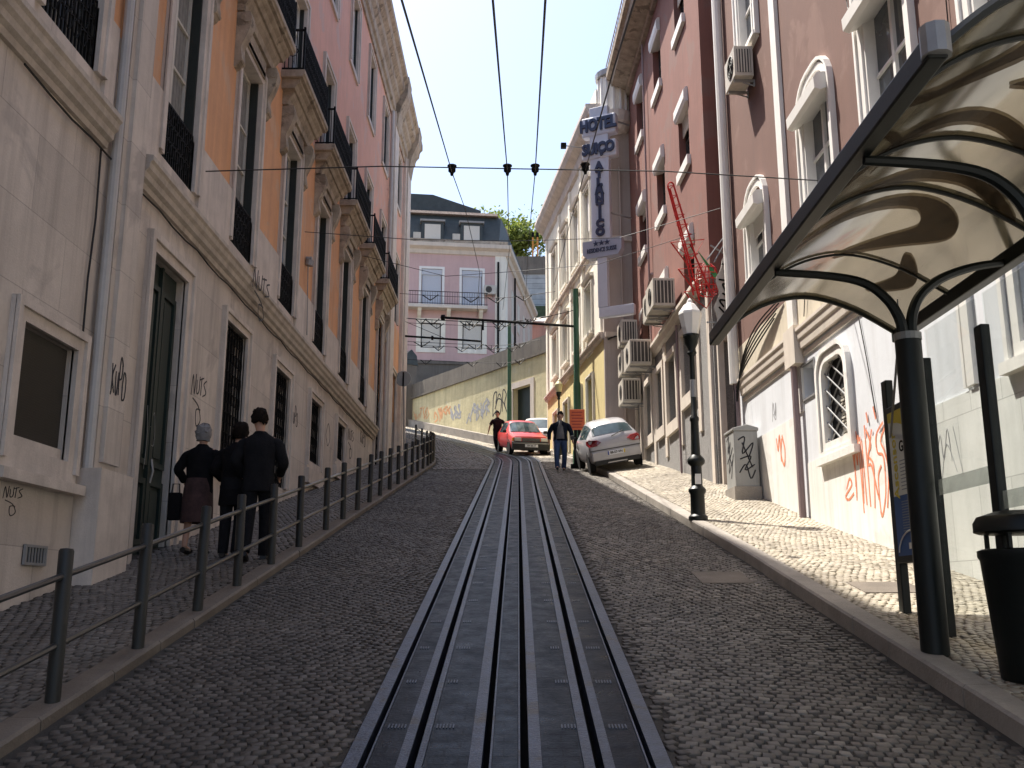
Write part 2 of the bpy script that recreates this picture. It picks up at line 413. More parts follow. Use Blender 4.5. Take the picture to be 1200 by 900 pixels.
# ------------------------------------------------------------------ camera, light, sky
cam = bpy.data.cameras.new('camera'); camo = bpy.data.objects.new('camera', cam); COL.objects.link(camo); SC.camera = camo
cam.sensor_width = 36; cam.lens = 1150/1200*36; cam.clip_end = 3000; cam.clip_start = .05
pt_ = math.atan(250/1150); yw = math.atan(7/1150)
fw = Vector((-math.sin(yw)*math.cos(pt_), math.cos(yw)*math.cos(pt_), math.sin(pt_)))
rt = Vector((math.cos(yw), math.sin(yw), 0)); upv = rt.cross(fw)
mw = Matrix.Identity(4)
for i in range(3): mw[i][0] = rt[i]; mw[i][1] = upv[i]; mw[i][2] = -fw[i]
mw[2][3] = 1.88; camo.matrix_world = mw

SUN = Vector((-.380, .335, 1.0)).normalized()
sl = bpy.data.lights.new('sun', 'SUN'); sl.energy = 5.0; sl.angle = R(.53); sl.color = (1, .94, .85)
so = bpy.data.objects.new('sun', sl); COL.objects.link(so); so.location = (-30, 30, 60)
so.rotation_euler = SUN.to_track_quat('Z', 'Y').to_euler()
w = bpy.data.worlds.new('World'); SC.world = w; w.use_nodes = True
nt = w.node_tree; bg = nt.nodes['Background']
sky = nt.nodes.new('ShaderNodeTexSky'); sky.sky_type = 'NISHITA'; sky.sun_disc = False
sky.sun_elevation = math.asin(SUN.z); sky.sun_rotation = math.atan2(SUN.x, SUN.y)
sky.air_density = 1.0; sky.dust_density = 2.5; sky.ozone_density = 1.0
nt.links.new(sky.outputs[0], bg.inputs[0]); bg.inputs[1].default_value = .15
SC.view_settings.view_transform = 'Standard'; SC.view_settings.look = 'None'; SC.view_settings.gamma = 1
SC.view_settings.exposure = 1.0; SC.view_settings.use_curve_mapping = False
SC.render.engine = 'CYCLES'

# ------------------------------------------------------------------ ground, road, pavements
def xl(y): return np.where(y < 31, -2.75, -2.75 - np.clip(y-31, 0, 30)**2/80)
def xr(y): return np.interp(y, [-6, 12, 27, 33, 42], [2.80, 2.76, 2.42, 2.02, .80])
def cross(x, y):
    """how far the right-hand pavement rises towards the houses"""
    return .20*smooth(13, 22, y)*np.clip((x - xr(y))/1.7, 0, 1)
def path(s, off):
    if s < 33.5: return (off, s)
    a = (s-33.5)/32.0
    return (-32 + (32+off)*math.cos(a), 33.5 + (32+off)*math.sin(a))
def path_off(x, y):
    r = np.hypot(x+32, y-33.5) - 32
    return np.where(y < 33.5, x, r)

def sheet(name, xs, ys, zf, mat, lab=None, kind='structure'):
    X, Y = np.meshgrid(xs, ys); Z = zf(X, Y)
    V = np.stack([X, Y, Z], -1).reshape(-1, 3); nx = len(xs); ny = len(ys)
    i = np.arange(nx-1)[None, :] + np.arange(ny-1)[:, None]*nx
    F = np.stack([i, i+1, i+1+nx, i+nx], -1).reshape(-1, 4)
    me = bpy.data.meshes.new(name); me.from_pydata(V.tolist(), [], F.tolist()); me.materials.append(mat)
    o = bpy.data.objects.new(name, me); COL.objects.link(o)
    return label(o, lab, None, None, kind)
def gz(X, Y):
    z = ground(X, Y)
    return z - .22
gx = np.concatenate([np.linspace(-700, -30, 14), np.linspace(-26, 26, 27), np.linspace(30, 700, 14)])
gy = np.concatenate([np.linspace(-700, -34, 14), np.linspace(-30, 70, 51), np.linspace(76, 900, 16)])
sheet('ground', gx, gy, gz, EARTH)
yy = np.concatenate([np.arange(-8, 30, 1.0), np.arange(30, 62, .5)])
def setts(name, mask, zf, mat, size, region, ang=0., lift=.0, gap=.09, jit=.006):
    x0, x1, y0, y1 = region; ca, sa = math.cos(ang), math.sin(ang)
    cx, cy = (x0+x1)/2, (y0+y1)/2; Rr = math.hypot(x1-x0, y1-y0)/2
    n = int(Rr/size)+2
    I, J = np.meshgrid(np.arange(-n, n), np.arange(-n, n))
    u = (I + .5*(J % 2) + rng.uniform(-.1, .1, I.shape))*size*1.04; v = (J + rng.uniform(-.07, .07, I.shape))*size*.95
    v = v + .10*np.sin(u*1.7 + 1 + v*.6) + .035*np.sin(u*4.1 + v*2); u = u + .03*np.sin(v*2.3)
    x = (cx + u*ca - v*sa).ravel(); y = (cy + u*sa + v*ca).ravel()
    k = (x > x0) & (x < x1) & (y > y0) & (y < y1); x = x[k]; y = y[k]
    k = mask(x, y); x = x[k]; y = y[k]; N = len(x)
    hx = size*.5*(1-gap)*rng.uniform(.72, 1.12, N); hy = size*.48*(1-gap)*rng.uniform(.75, 1.12, N)
    th = ang + rng.normal(0, .15, N); c, s_ = np.cos(th), np.sin(th)
    tx = rng.normal(0, .035, N); ty = rng.normal(0, .035, N); hz = rng.normal(0, .0014, N)
    V = np.zeros((N, 8, 3)); sg = [(-1,-1),(1,-1),(1,1),(-1,1)]
    for q in range(8):
        a, b = sg[q % 4]; f = (.90 if q < 4 else 1.0)
        dx = a*hx*f*rng.uniform(.9, 1.08, N); dy = b*hy*f*rng.uniform(.9, 1.08, N)
        X = x + dx*c - dy*s_; Y = y + dx*s_ + dy*c
        Z = zf(X, Y) + lift + hz + tx*dx + ty*dy + (.0 if q < 4 else -.004)
        V[:, q] = np.stack([X, Y, Z], -1)
    V2 = V.copy(); V3 = np.zeros((N, 4, 3)); V3[:] = V[:, 4:]; V3[:, :, 2] -= .022
    VV = np.concatenate([V, V3], 1).reshape(-1, 3)
    base = (np.arange(N)*12)[:, None]
    fl = []
    fl.append(base + np.array([0, 1, 2, 3]))
    for q in range(4):
        r_ = (q+1) % 4
        fl.append(base + np.array([4+q, 4+r_, r_, q])); fl.append(base + np.array([8+q, 8+r_, 4+r_, 4+q]))
    F = np.concatenate(fl, 0)
    me = bpy.data.meshes.new(name)
    me.vertices.add(len(VV)); me.vertices.foreach_set('co', VV.ravel())
    me.loops.add(F.size); me.loops.foreach_set('vertex_index', F.ravel().astype(np.int32))
    me.polygons.add(len(F)); me.polygons.foreach_set('loop_start', np.arange(0, F.size, 4, dtype=np.int32)); me.polygons.foreach_set('loop_total', np.full(len(F), 4, np.int32))
    me.update(calc_edges=True); me.validate(); me.materials.append(mat)
    o = bpy.data.objects.new(name, me); COL.objects.link(o)
    return o
TW0, TW1 = -.925, .805
def m_road(x, y):
    po = path_off(x, y); inl = (x > xl(y)+.06) & (x < np.where(y < 42, xr(y)-.06, 3.2))
    return inl & ((po < TW0-.02) | (po > TW1+.02))
def m_strip(x, y):                  # the single file of squarer setts along the rails
    return m_road(x, y)
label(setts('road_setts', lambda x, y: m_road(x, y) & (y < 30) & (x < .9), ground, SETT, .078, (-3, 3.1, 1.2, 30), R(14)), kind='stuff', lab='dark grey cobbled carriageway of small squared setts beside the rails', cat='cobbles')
label(setts('right_road_setts', lambda x, y: m_road(x, y) & (y < 30) & (x >= .9), ground, SETTR, .078, (.8, 3.1, 1.2, 30), R(-11)), kind='stuff', lab='browner cobbles between the rails and the right kerb, bounced light in their colour', cat='cobbles')
label(setts('upper_road_setts', lambda x, y: m_road(x, y) & (y >= 30) & ~((path_off(x, y) > .95) & (y > 37)), ground, SETTD, .13, (-8, 3.2, 30, 59), R(-20)), kind='stuff', lab='sunlit worn cobbles where the street bends at the top', cat='cobbles')

label(setts('sunlit_tone_setts', lambda x, y: m_road(x, y) & (path_off(x, y) > .95) & (y > 37), ground, SETTL, .13, (-8, 3.2, 36, 59), R(-20)), kind='stuff', lab='cobbles along the ochre wall with sunlight put into their pale colour', cat='cobbles')  # same road; sunlight is put into the colour by paler setts
# pavements (sheets under the little stones)
def fnl(X, Y): return ground(X, Y) + .062
def fnr(X, Y): return ground(X, Y) + .125 + cross(X, Y)
def ribbon(name, fa, fb_, ys, zf, mat, n=8):
    V = []; F = []
    for y in ys:
        a, b = float(fa(y)), float(fb_(y))
        for k in range(n):
            x = a + (b-a)*k/(n-1); V.append((x, y, float(zf(np.array(x), np.array(y)))))
    for i in range(len(ys)-1):
        for k in range(n-1): F.append((i*n+k, i*n+k+1, (i+1)*n+k+1, (i+1)*n+k))
    me = bpy.data.meshes.new(name); me.from_pydata(V, [], F); me.materials.append(mat)
    o = bpy.data.objects.new(name, me); COL.objects.link(o); return label(o, kind='structure')
ysL = np.concatenate([np.arange(-6, 30, 1.0), np.arange(30, 52, .5)])
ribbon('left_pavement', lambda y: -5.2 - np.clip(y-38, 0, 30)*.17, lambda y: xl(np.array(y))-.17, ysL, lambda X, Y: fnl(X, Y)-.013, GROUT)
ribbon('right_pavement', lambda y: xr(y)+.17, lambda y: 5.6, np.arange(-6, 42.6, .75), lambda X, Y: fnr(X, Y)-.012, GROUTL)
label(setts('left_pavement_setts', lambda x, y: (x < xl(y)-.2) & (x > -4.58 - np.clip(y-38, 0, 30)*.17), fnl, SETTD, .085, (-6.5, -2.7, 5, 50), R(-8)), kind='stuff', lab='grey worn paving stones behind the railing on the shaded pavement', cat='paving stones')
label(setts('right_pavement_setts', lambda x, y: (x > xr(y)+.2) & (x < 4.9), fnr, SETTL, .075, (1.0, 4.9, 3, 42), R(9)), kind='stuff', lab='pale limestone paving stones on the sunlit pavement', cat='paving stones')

def kerb(name, xf, side, z_top, ys, zf, mat=None):
    mb = MB(); y = ys[0]
    while y < ys[1]:
        L = random.uniform(.75, 1.25); y2 = min(y+L, ys[1])
        a, b = float(xf(np.array(y+.006))), float(xf(np.array(y2-.006))); w_ = .19*side
        za, zb = [float(zf(np.array(q[0]), np.array(q[1]))) for q in ((a, y), (b, y2))]
        j = random.uniform(-.006, .006); h = .2
        for (x_, yy_, zz_) in (): pass
        vs = []
        for (x_, y_, z_) in ((a, y+.006, za), (b, y2-.006, zb)):
            vs += [(x_+j, y_, z_-h), (x_+j, y_, z_-.018), (x_+j+.018*side, y_, z_), (x_+w_, y_, z_+.002), (x_+w_, y_, z_-h)]
        mb.add(vs, [(0,1,2,3,4)[::-1], (5,6,7,8,9), (0,5,6,1), (1,6,7,2), (2,7,8,3), (3,8,9,4), (0,4,9,5)])
        y = y2
    o = mb.build(name, mat or KERBM, kind='structure'); return o
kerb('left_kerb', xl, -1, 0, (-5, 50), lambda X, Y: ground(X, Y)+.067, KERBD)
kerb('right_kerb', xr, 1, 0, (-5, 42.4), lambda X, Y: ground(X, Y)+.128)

# ------------------------------------------------------------------ tram tracks
SS = list(np.arange(-4, 33, 1.0)) + list(np.arange(33, 56, .5))
def strip(mb, o0, o1, z0, z1):
    vs = []; n = len(SS)
    for s_ in SS:
        for off, z in ((o0, z0), (o1, z0), (o1, z1), (o0, z1)):
            x, y = path(s_, off); vs.append((x, y, G(x, y)+z))
    fs = [(0,1,2,3), tuple(range(4*n-4, 4*n))[::-1]]
    for i in range(n-1):
        for k in range(4): fs.append((4*i+k, 4*i+(k+1) % 4, 4*i+4+(k+1) % 4, 4*i+4+k))
    mb.add(vs, fs); return mb
mb = MB()
for o0, o1 in [(-8.5+k*1.0, -8.5+k+1.0) for k in range(7)] + [(-1.5, TW0), (TW1, 1.5)] + [(1.5+k, 2.5+k) for k in range(6)]: strip(mb, o0, o1, -.16, -.013)
top(mb, 'road', GROUT, kind='structure')
mb = MB(); strip(mb, TW0, TW1, -.2, -.15); top(mb, 'track_trough', SLOTM, kind='structure')
mb = MB()
for a, b in ((-.785, -.637), (-.496, -.262), (-.138, -.002), (.126, .338), (.50, .668)):
    strip(mb, a, b, -.145, -.002)
tb = top(mb, 'track_bed', TRACKM, kind='structure')
mb = MB()
for yc in np.arange(3.2, 22, .92):
    for x0 in (-.755, -.475, .25, .525):
        if random.random() < .22: continue
        for k in range(random.choice((4, 5, 6, 6))):
            x = x0 + k*.019
            z = G(0, yc)
            mb.add([(x, yc, z-.001), (x+.008, yc, z-.001), (x+.008, yc+.07, z+.0125), (x, yc+.07, z+.0125),
                    (x, yc, z+.005), (x+.008, yc, z+.005), (x+.008, yc+.07, z+.0185), (x, yc+.07, z+.0185)],
                   [(0,3,2,1),(4,5,6,7),(0,1,5,4),(1,2,6,5),(2,3,7,6),(3,0,4,7)])
mb.build('track_ribs', STEELR, tb, kind='stuff')
for nm, hd, lip, lab_ in (('rail', (-.913, -.832), (-.797, -.787), 'outermost worn steel rail nearest the railing'),
                          ('rail', (-.26, -.192), (-.152, -.14), 'inner steel rail left of the narrow middle strip'),
                          ('rail', (.056, .124), (.0, .01), 'inner steel rail right of the narrow middle strip'),
                          ('rail', (.708, .795), (.67, .68), 'outermost worn steel rail nearest the bus shelter')):
    t = thing('tram_rail', lab_, 'rail', (0, 0, 0), 0, 'tram rails in the cobbled street')
    strip(MB(), hd[0], hd[1], -.145, .006).build('rail_head', STEELR, t)
    strip(MB(), lip[0], lip[1], -.145, .002).build('guard_lip', STEELR, t)
for st, lab_ in ((((-.635, -.58), (-.535, -.498)), 'wide dark cable slot between two steel edges, on the track nearer the railing'),
                 (((.34, .396), (.444, .498)), 'wide dark cable slot between two steel edges, on the track nearer the lamp')):
    t = thing('cable_slot', lab_, 'cable slot', (0, 0, 0), 0, 'cable slots of the tram tracks')
    for a, b in st: strip(MB(), a, b, -.145, .005).build('slot_edge', STEELR, t)

# small covers
def plate(name, x0, x1, y0, y1, dz, mat, lab_, cat):
    mb = MB(); vs = []
    for z in (-.05, 0):
        for x, y in ((x0, y0), (x1, y0), (x1, y1), (x0, y1)):
            vs.append((x, y, float(fnr(np.array(x), np.array(y)) if dz else ground(x, y)) + .006 + z))
    mb.add(vs, [(0,3,2,1),(4,5,6,7),(0,1,5,4),(1,2,6,5),(2,3,7,6),(3,0,4,7)])
    return top(mb, name, mat, lab_, cat)
plate('drain_cover', 1.95, 2.5, 10.6, 11.3, 0, KERBD, 'flat stone drain cover set in the dark cobbles beside the kerb', 'drain cover')
plate('manhole_cover', 3.25, 3.85, 9.4, 9.95, 1, KERBD, 'darker square manhole cover in the pale pavement near the shelter', 'manhole cover')

# ------------------------------------------------------------------ shared facade pieces
def scroll_panel(mb, s0, s1, z0, z1, d, bars=.075, r=.011, rings=True):
    """wrought iron panel: uprights, rails, scrolls"""
    mb.fb(s0, s1, d-.012, d+.012, z1-.03, z1); mb.fb(s0, s1, d-.01, d+.01, z0, z0+.022)
    n = max(2, int((s1-s0)/bars))
    for i in range(n+1):
        s = s0 + (s1-s0)*i/n
        mb.fb(s-r, s+r, d-r, d+r, z0, z1-.02)
    if rings:
        q = max(3, int((s1-s0)/.15)); hz = (z1-z0)
        for i in range(q):
            s = s0 + (s1-s0)*(i+.5)/q
            for fz, rr in ((.28, .075), (.55, .085), (.8, .06)):
                c = z0 + hz*fz
                mb.tube([mb.P(s+rr*math.cos(a)*1.05, d+.006, c+rr*math.sin(a)*1.2) for a in np.linspace(0, 2*math.pi, 9)[:-1]], r*.9, 4, True)
        mb.fb(s0, s1, d-.008, d+.008, z0+hz*.40, z0+hz*.42); mb.fb(s0, s1, d-.008, d+.008, z0+hz*.69, z0+hz*.71)
    return mb
def grille(mb, a, b, c, e, d, kind):
    r = .011
    if kind == 'scroll':
        n = max(3, int((b-a)/.14)); mb.frame(a+.03, b-.03, c+.03, e-.03, .03, d-.012, d+.012)
        for i in range(1, n): mb.fb(a+(b-a)*i/n-r, a+(b-a)*i/n+r, d-r, d+r, c, e)
        m = max(3, int((e-c)/.3))
        for i in range(m):
            for j in range(n):
                s = a+(b-a)*(j+.5)/n; z = c+(e-c)*(i+.5)/m; rx = (b-a)/n*.48; rz = (e-c)/m*.42
                mb.tube([mb.P(s+rx*math.cos(t), d+.012, z+rz*math.sin(t)*(.6+.4*abs(math.cos(t)))) for t in np.linspace(0, 2*math.pi, 9)[:-1]], .009, 4, True)
    elif kind == 'diamond':
        k = max(3, int((e-c)/.22)); w_ = b-a; st = (e-c)/k
        for i in range(-4, k+1):
            for dr in (1, -1):
                p0 = (a, c+i*st) if dr > 0 else (b, c+i*st); rise = st*2.4
                t0, t1 = 0, 1
                z0, z1 = p0[1], p0[1]+rise
                if z1 < c or z0 > e: continue
                if z0 < c: t0 = (c-z0)/rise
                if z1 > e: t1 = (e-z0)/rise
                s0 = p0[0]+dr*w_*t0; s1 = p0[0]+dr*w_*t1
                mb.bar(mb.P(s0, d+(.012 if dr > 0 else -.012), z0+rise*t0), mb.P(s1, d+(.012 if dr > 0 else -.012), z0+rise*t1), .012, 5)
    return mb
def french(th, a, b, c, e, d=-.2, mat=None, glass=None, rail=None, trim=None, trimw=.14, bars=(.33, .62), name='window', trimbot=True, sg=1, sill=None, trimd=.05, shutter=None, deep=-.02, leaf=False):
    """a window in an opening: white sash with glazing bars, pane behind it, stone surround, optional iron guard"""
    mat = mat or FRAMEW; glass = glass or GLASS
    mb = MB(sg); t = .055
    mb.frame(a+t, b-t, c+t, e-t, t, d-.03, d+.03)
    m = (a+b)/2; mb.fb(m-.035, m+.035, d-.03, d+.035, c+t, e-t)
    for f in bars:
        z = c+(e-c)*f
        mb.fb(a+t, m-.035, d-.02, d+.024, z-.02, z+.02); mb.fb(m+.035, b-t, d-.02, d+.024, z-.02, z+.02)
    wo = mb.build(name, mat, th)
    MB(sg).fb(a+.02, b-.02, d-.02, d-.012, c+.02, e-.02).build('pane', glass, wo)
    rc = random.random()
    if rc < .55:
        cw = (b-a)*random.uniform(.22, .46); zc = c+.03 if rc < .35 else c+(e-c)*random.uniform(.2, .6)
        q = MB(sg)
        for x0, x1 in ((a+.06, a+cw), (b-cw, b-.06)):
            n_ = 7
            for i in range(n_): q.fb(x0+(x1-x0)*i/n_, x0+(x1-x0)*(i+1)/n_-.004, d-.0115, d-.009+.004*(i % 2), zc, e-.03)
        q.build('curtain', CURT, wo, kind=None)
    if shutter: MB(sg).fb(a+.01, b-.01, d+.04, d+.06, c+(e-c)*shutter[1], e).build('shutter', shutter[0], wo)
    if trim:
        q = MB(sg).frame(a, b, c, e, trimw, deep, trimd, trimbot)
        q.frame(a-trimw*.55, b+trimw*.55, c-(trimw*.55 if trimbot else 0), e+trimw*.55, trimw*.45, trimd-.01, trimd+.03, False)
        q.build('surround', trim, wo)
    if leaf: MB(sg).fb(b-.04, b-.002, d+.036, -.03, c+.02, e-.02).build('shutter_leaf', LEAFS, wo)
    if sill: MB(sg).fb(a-.12, b+.12, -.05, .14, c-.1, c-.003).build('sill', sill, wo)
    if rail:
        q = MB(sg); scroll_panel(q, a+.005, b-.005, rail[0], rail[1], -.03); q.build('iron_guard', IRON, wo)
    return wo

# ------------------------------------------------------------------ left: long stone and orange house
LB = thing('terraced_house', 'long orange and salmon house with pale stone ground floor and iron balconies, behind the railing', 'building', (-4.6, 0, 0))
LC = [5.8] + [9.05] + [12.3, 15.4, 18.55, 21.75, 24.95, 28.15, 31.4]
HWI = .6
SE = 38.2
f1 = [(c-HWI, c+HWI, 7.46, 10.86) for c in LC[:-1]]
f2 = [(c-.55, c+.55, 11.96, 14.36) for c in LC] + [(34.7, 35.8, 11.96, 14.36)]
f3 = [(c-.55, c+.55, 16.35, 18.52) for c in LC] + [(34.7, 35.8, 16.5, 18.52)]
tall = (30.85, 31.95, 5.95, 10.86)
brown = (34.65, 35.85, 6.55, 9.9)
W1 = (8.72, 9.84, 3.22, 4.38); DO = (11.7, 12.95, 2.25, 6.14)
W2 = (14.82, 16.02, 3.85, 6.15); W3 = (18.0, 19.2, 3.95, 6.15); W4 = (21.2, 22.4, 4.8, 6.2); W5 = (24.4, 25.55, 5.3, 6.24)
gf = [W1, DO, W2, W3, W4, W5, tall, brown]
MB().wall(-4, SE, -1.5, 7.12, gf, 0, .34).build('stone_wall', STONE, LB)
MB().wall(-4, SE, 7.12, 8.22, f1+[tall, brown], 0, .34).build('stone_dado', STONE, LB)
MB().wall(-4, SE, 8.22, 11.85, [(a-.15, b+.15, c, e+.15) for a, b, c, e in f1]+[tall, brown], 0, .3).build('orange_wall', ORANGE, LB)
MB().wall(-4, SE, 11.85, 19.3, [(a-.1, b+.1, c, e+.1) for a, b, c, e in f2+f3], 0, .26).build('salmon_wall', PINK_L, LB)
q = MB(); q.box(-10.5, -.36, -4, SE, -1.5, 19.9)
q.add([(-10.5,-4,19.9),(-.36,-4,19.9),(-.36,SE,19.9),(-10.5,SE,19.9)], [(0,1,2,3)]); q.build('house_body', PINK_L, LB)
# far end wall face of the front slice
MB().box(-.36, 0, SE-.002, SE+.12, -1.5, 19.3).build('end_wall', PINK_L, LB)
q = MB(); q.prism([(-10.9, -4.2, 20.6), (-5.3, -4.2, 23.0), (.35, -4.2, 20.75)], (0, SE+4.6, 0)); q.build('roof', ROOFT, LB)
# string course and its drip moulding
prof = [(-.02, 6.74), (.05, 6.74), (.06, 6.81), (.11, 6.84), (.12, 6.91), (.16, 6.95), (.17, 7.02), (.2, 7.05), (.2, 7.11), (-.02, 7.14)]
MB().extrude(prof, -4, 10.05).build('string_course', STONE_M, LB); MB().extrude(prof, 10.98, 30.72).build('string_course', STONE_M, LB)
# dado panels
ed = [-4] + [x for c in LC[:-1] for x in (c-HWI-.2, c+HWI+.2)] + [30.6]
for i in range(0, len(ed), 2):
    a, b = ed[i], ed[i+1]
    if b > 10.0 and a < 11.0:
        for a_, b_ in ((a, 10.1), (10.95, b)):
            if b_-a_ > .1: MB().fb(a_, b_, -.02, .05, 7.15, 8.24).build('dado_panel', STONE_T, LB)
    elif b-a > .1: MB().fb(a, b, -.02, .05, 7.15, 8.24).build('dado_panel', STONE_T, LB)
# pilasters
q = MB(); q.fb(10.34, 10.97, -.02, .10, 3.22, 11.8); q.fb(10.44, 10.88, .09, .15, 3.3, 11.8); q.build('pilaster', STONE, LB)
MB().fb(10.16, 11.02, -.02, .26, 1.2, 3.2).build('plinth', STONE_T, LB)
q = MB(); q.fb(32.75, 34.2, -.02, .10, 3, 19.3); q.fb(33.0, 33.95, .09, .17, 3, 19.3); q.build('pilaster', STONE_T, LB)
q = MB(); q.fb(36.75, 38.3, -.02, .12, 3, 19.3); q.fb(37.0, 38.05, .11, .18, 3, 19.3); q.build('pilaster', STONE_T, LB)
MB().tube([(.08, 10.22, .9), (.08, 10.22, 18.9)], .055, 10).build('downpipe', PIPEG, LB)
MB().tube([(.12, 32.45, 5.6), (.12, 32.45, 19.0)], .06, 8).build('downpipe', PIPEG, LB)
# crowning cornice
prof = [(-.02, 19.0), (.06, 19.0), (.07, 19.25), (.14, 19.3), (.15, 19.6), (.26, 19.75), (.28, 19.95), (.42, 20.1), (.45, 20.35), (.56, 20.45), (.56, 20.7), (-.02, 20.85)]
MB().extrude(prof, -4.2, SE+.5).build('cornice', STONE_W, LB)
for c in (33.5, 37.5):
    q = MB(); q.prism([q.P(c-.45, d, z) for d, z in ((.0, 18.6), (.2, 18.75), (.3, 19.4), (.55, 20.0), (.6, 20.7), (0, 20.7))], (0, .9, 0)); q.build('cornice_bracket', STONE_W, LB)
MB().box(-2.2, -1.2, 31.5, 32.4, 20.5, 24.2).build('chimney', PINK_L, LB)
# first floor french windows
for c in LC[:-1]:
    a, b = c-HWI, c+HWI
    french(LB, a, b, 7.46, 10.86, -.2, FRAMEW, GLASSB, (7.46, 8.3), STONE_T, .2, (.26, .48, .70), trimbot=False, deep=-.3, leaf=True)
# balconies with consoles above them
def balcony(c):
    q = MB()
    q.extrude([(-.02, 11.78), (.42, 11.78), (.43, 11.82), (.46, 11.84), (.46, 11.93), (-.02, 11.93)], c-1.2, c+1.2)
    q.extrude([(-.02, 11.58), (.26, 11.58), (.3, 11.66), (.36, 11.70), (.36, 11.775), (-.02, 11.775)], c-1.12, c+1.12)
    q.extrude([(-.02, 11.3), (.12, 11.3), (.14, 11.42), (.2, 11.5), (.22, 11.575), (-.02, 11.575)], c-1.0, c+1.0)
    q.fb(c-.62, c+.62, -.02, .08, 10.95, 11.275)
    sl_ = q.build('balcony', STONE_W, LB)
    for s in (c-.88, c+.88):
        q = MB(); pr = catmull([(.22, 11.29, 0), (.25, 11.1, 0), (.18, 10.85, 0), (.1, 10.66, 0), (.12, 10.46, 0), (.07, 10.34, 0)], 4)
        q.prism([q.P(s-.1, -.02, 11.27)] + [q.P(s-.1, p.x, p.y) for p in pr] + [q.P(s-.1, -.02, 10.28)], (0, .2, 0))
        q.tube([q.P(s-.115, .18, 11.16), q.P(s+.115, .18, 11.16)], .075, 10); q.tube([q.P(s-.11, .08, 10.43), q.P(s+.11, .08, 10.43)], .05, 8)
        q.build('console', STONE_W, sl_)
    q = MB(); scroll_panel(q, c-1.16, c+1.16, 11.95, 12.82, .42)
    for s in (c-1.16, c+1.16):
        q.fb(s-.02, s+.02, 0, .44, 12.785, 12.82); q.fb(s-.012, s+.012, 0, .42, 11.96, 11.985)
        for d in np.arange(.05, .42, .075): q.fb(s-.008, s+.008, d-.008, d+.008, 11.97, 12.8)
        q.fb(s-.02, s+.02, .40, .44, 11.95, 12.86)
        q.tube([q.P(s, .2+.1*math.cos(t), 12.35+.12*math.sin(t)) for t in np.linspace(0, 6.28, 9)[:-1]], .008, 4, True)
    q.build('balcony_railing', IRON, sl_)
for c in LC[2:]: balcony(c)
for a, b, c, e in f2: french(LB, a, b, c, e, -.15, WHITE, GLASSB, None, STONE_T, .17, (.3, .72), trimbot=False, deep=-.26, leaf=True)
for a, b, c, e in f3: french(LB, a, b, c, e, -.13, WHITE, GLASSB, None, STONE_T, .15, (.33, .68), sill=None, deep=-.26, leaf=True)
# ground floor openings
def opening(th, h, name, mat, d, trimw=.2, bot=True, grl=None, sg=1, tm=None):
    a, b, c, e = h
    o = MB(sg).fb(a+.003, b-.003, d-.03, d, c, e-.003).build(name, mat, th)
    q = MB(sg).frame(a, b, c, e, trimw, -.02, .05, bot); q.frame(a-trimw*.6, b+trimw*.6, c-(trimw*.6 if bot else 0), e+trimw*.6, trimw*.4, .045, .085, False)
    q.build('surround', tm or STONE_T, o)
    if grl:
        q = MB(sg); grille(q, a, b, c, e, -.05, grl); q.build('iron_grille', IRON, o)
    return o
wo = opening(LB, W1, 'window', SHUTG, -.07, .2); MB().fb(8.45, 10.1, -.02, .14, 2.9, 3.0).build('sill', STONE_T, wo)
MB().fb(8.723, 9.837, -.2, -.03, 3.223, 3.34).build('sill_vents', STONE_T, wo)
do = MB().fb(11.703, 12.947, -.16, -.12, 1.9, 6.137).build('front_door', DOORG, LB)
q = MB()
for a in (11.76, 12.36):
    for z0, z1 in ((2.5, 3.35), (3.5, 5.85)):
        q.frame(a+.08, a+.46, z0+.08, z1-.08, .07, -.125, -.08); q.fb(a+.14, a+.40, -.125, -.095, z0+.14, z1-.14)
q.fb(12.30, 12.35, -.125, -.07, 2.2, 6.13); q.build('door_panel', DOORG, do)
q = MB().frame(11.7, 12.95, 2.0, 6.14, .22, -.02, .05, False); q.frame(11.57, 13.08, 2.0, 6.27, .09, .045, .09, False); q.build('surround', STONE_T, do)
MB().tube([(-.08, 12.42, 3.3), (-.05, 12.42, 3.45), (-.08, 12.42, 3.6)], .015, 6).build('door_handle', GREYM, do)
opening(LB, W2, 'window', DARK, -.2, .18, True, 'scroll'); opening(LB, W3, 'gate_door', DARK, -.2, .18, False, 'scroll')
opening(LB, W4, 'window', DARK, -.2, .18, True, 'scroll'); opening(LB, W5, 'window', DARK, -.2, .16, True, 'scroll')
for h in (W4, W5): MB().fb(h[0]-.2, h[1]+.2, -.02, .1, h[2]-.5, h[2]-.18).build('sill', STONE_T, LB)
opening(LB, tall, 'tall_door', DARK, -.2, .18, False, 'scroll')
wo = opening(LB, brown, 'panelled_door', DOORB, -.12, .2, False)
q = MB()
for i in range(5): q.frame(34.8, 35.7, 6.7+i*.62, 7.2+i*.62, .05, -.125, -.09)
q.build('door_panel', DOORB, wo)
q = MB(); q.fb(9.2, 9.62, -.02, .02, 2.18, 2.36)
vo = q.build('air_vent', DARK, LB); q = MB()
for i in range(7): q.fb(9.22+i*.058, 9.24+i*.058, .015, .03, 2.19, 2.35)
q.frame(9.22, 9.6, 2.2, 2.34, .025, .01, .035); q.build('vent_bars', GREYM, vo)
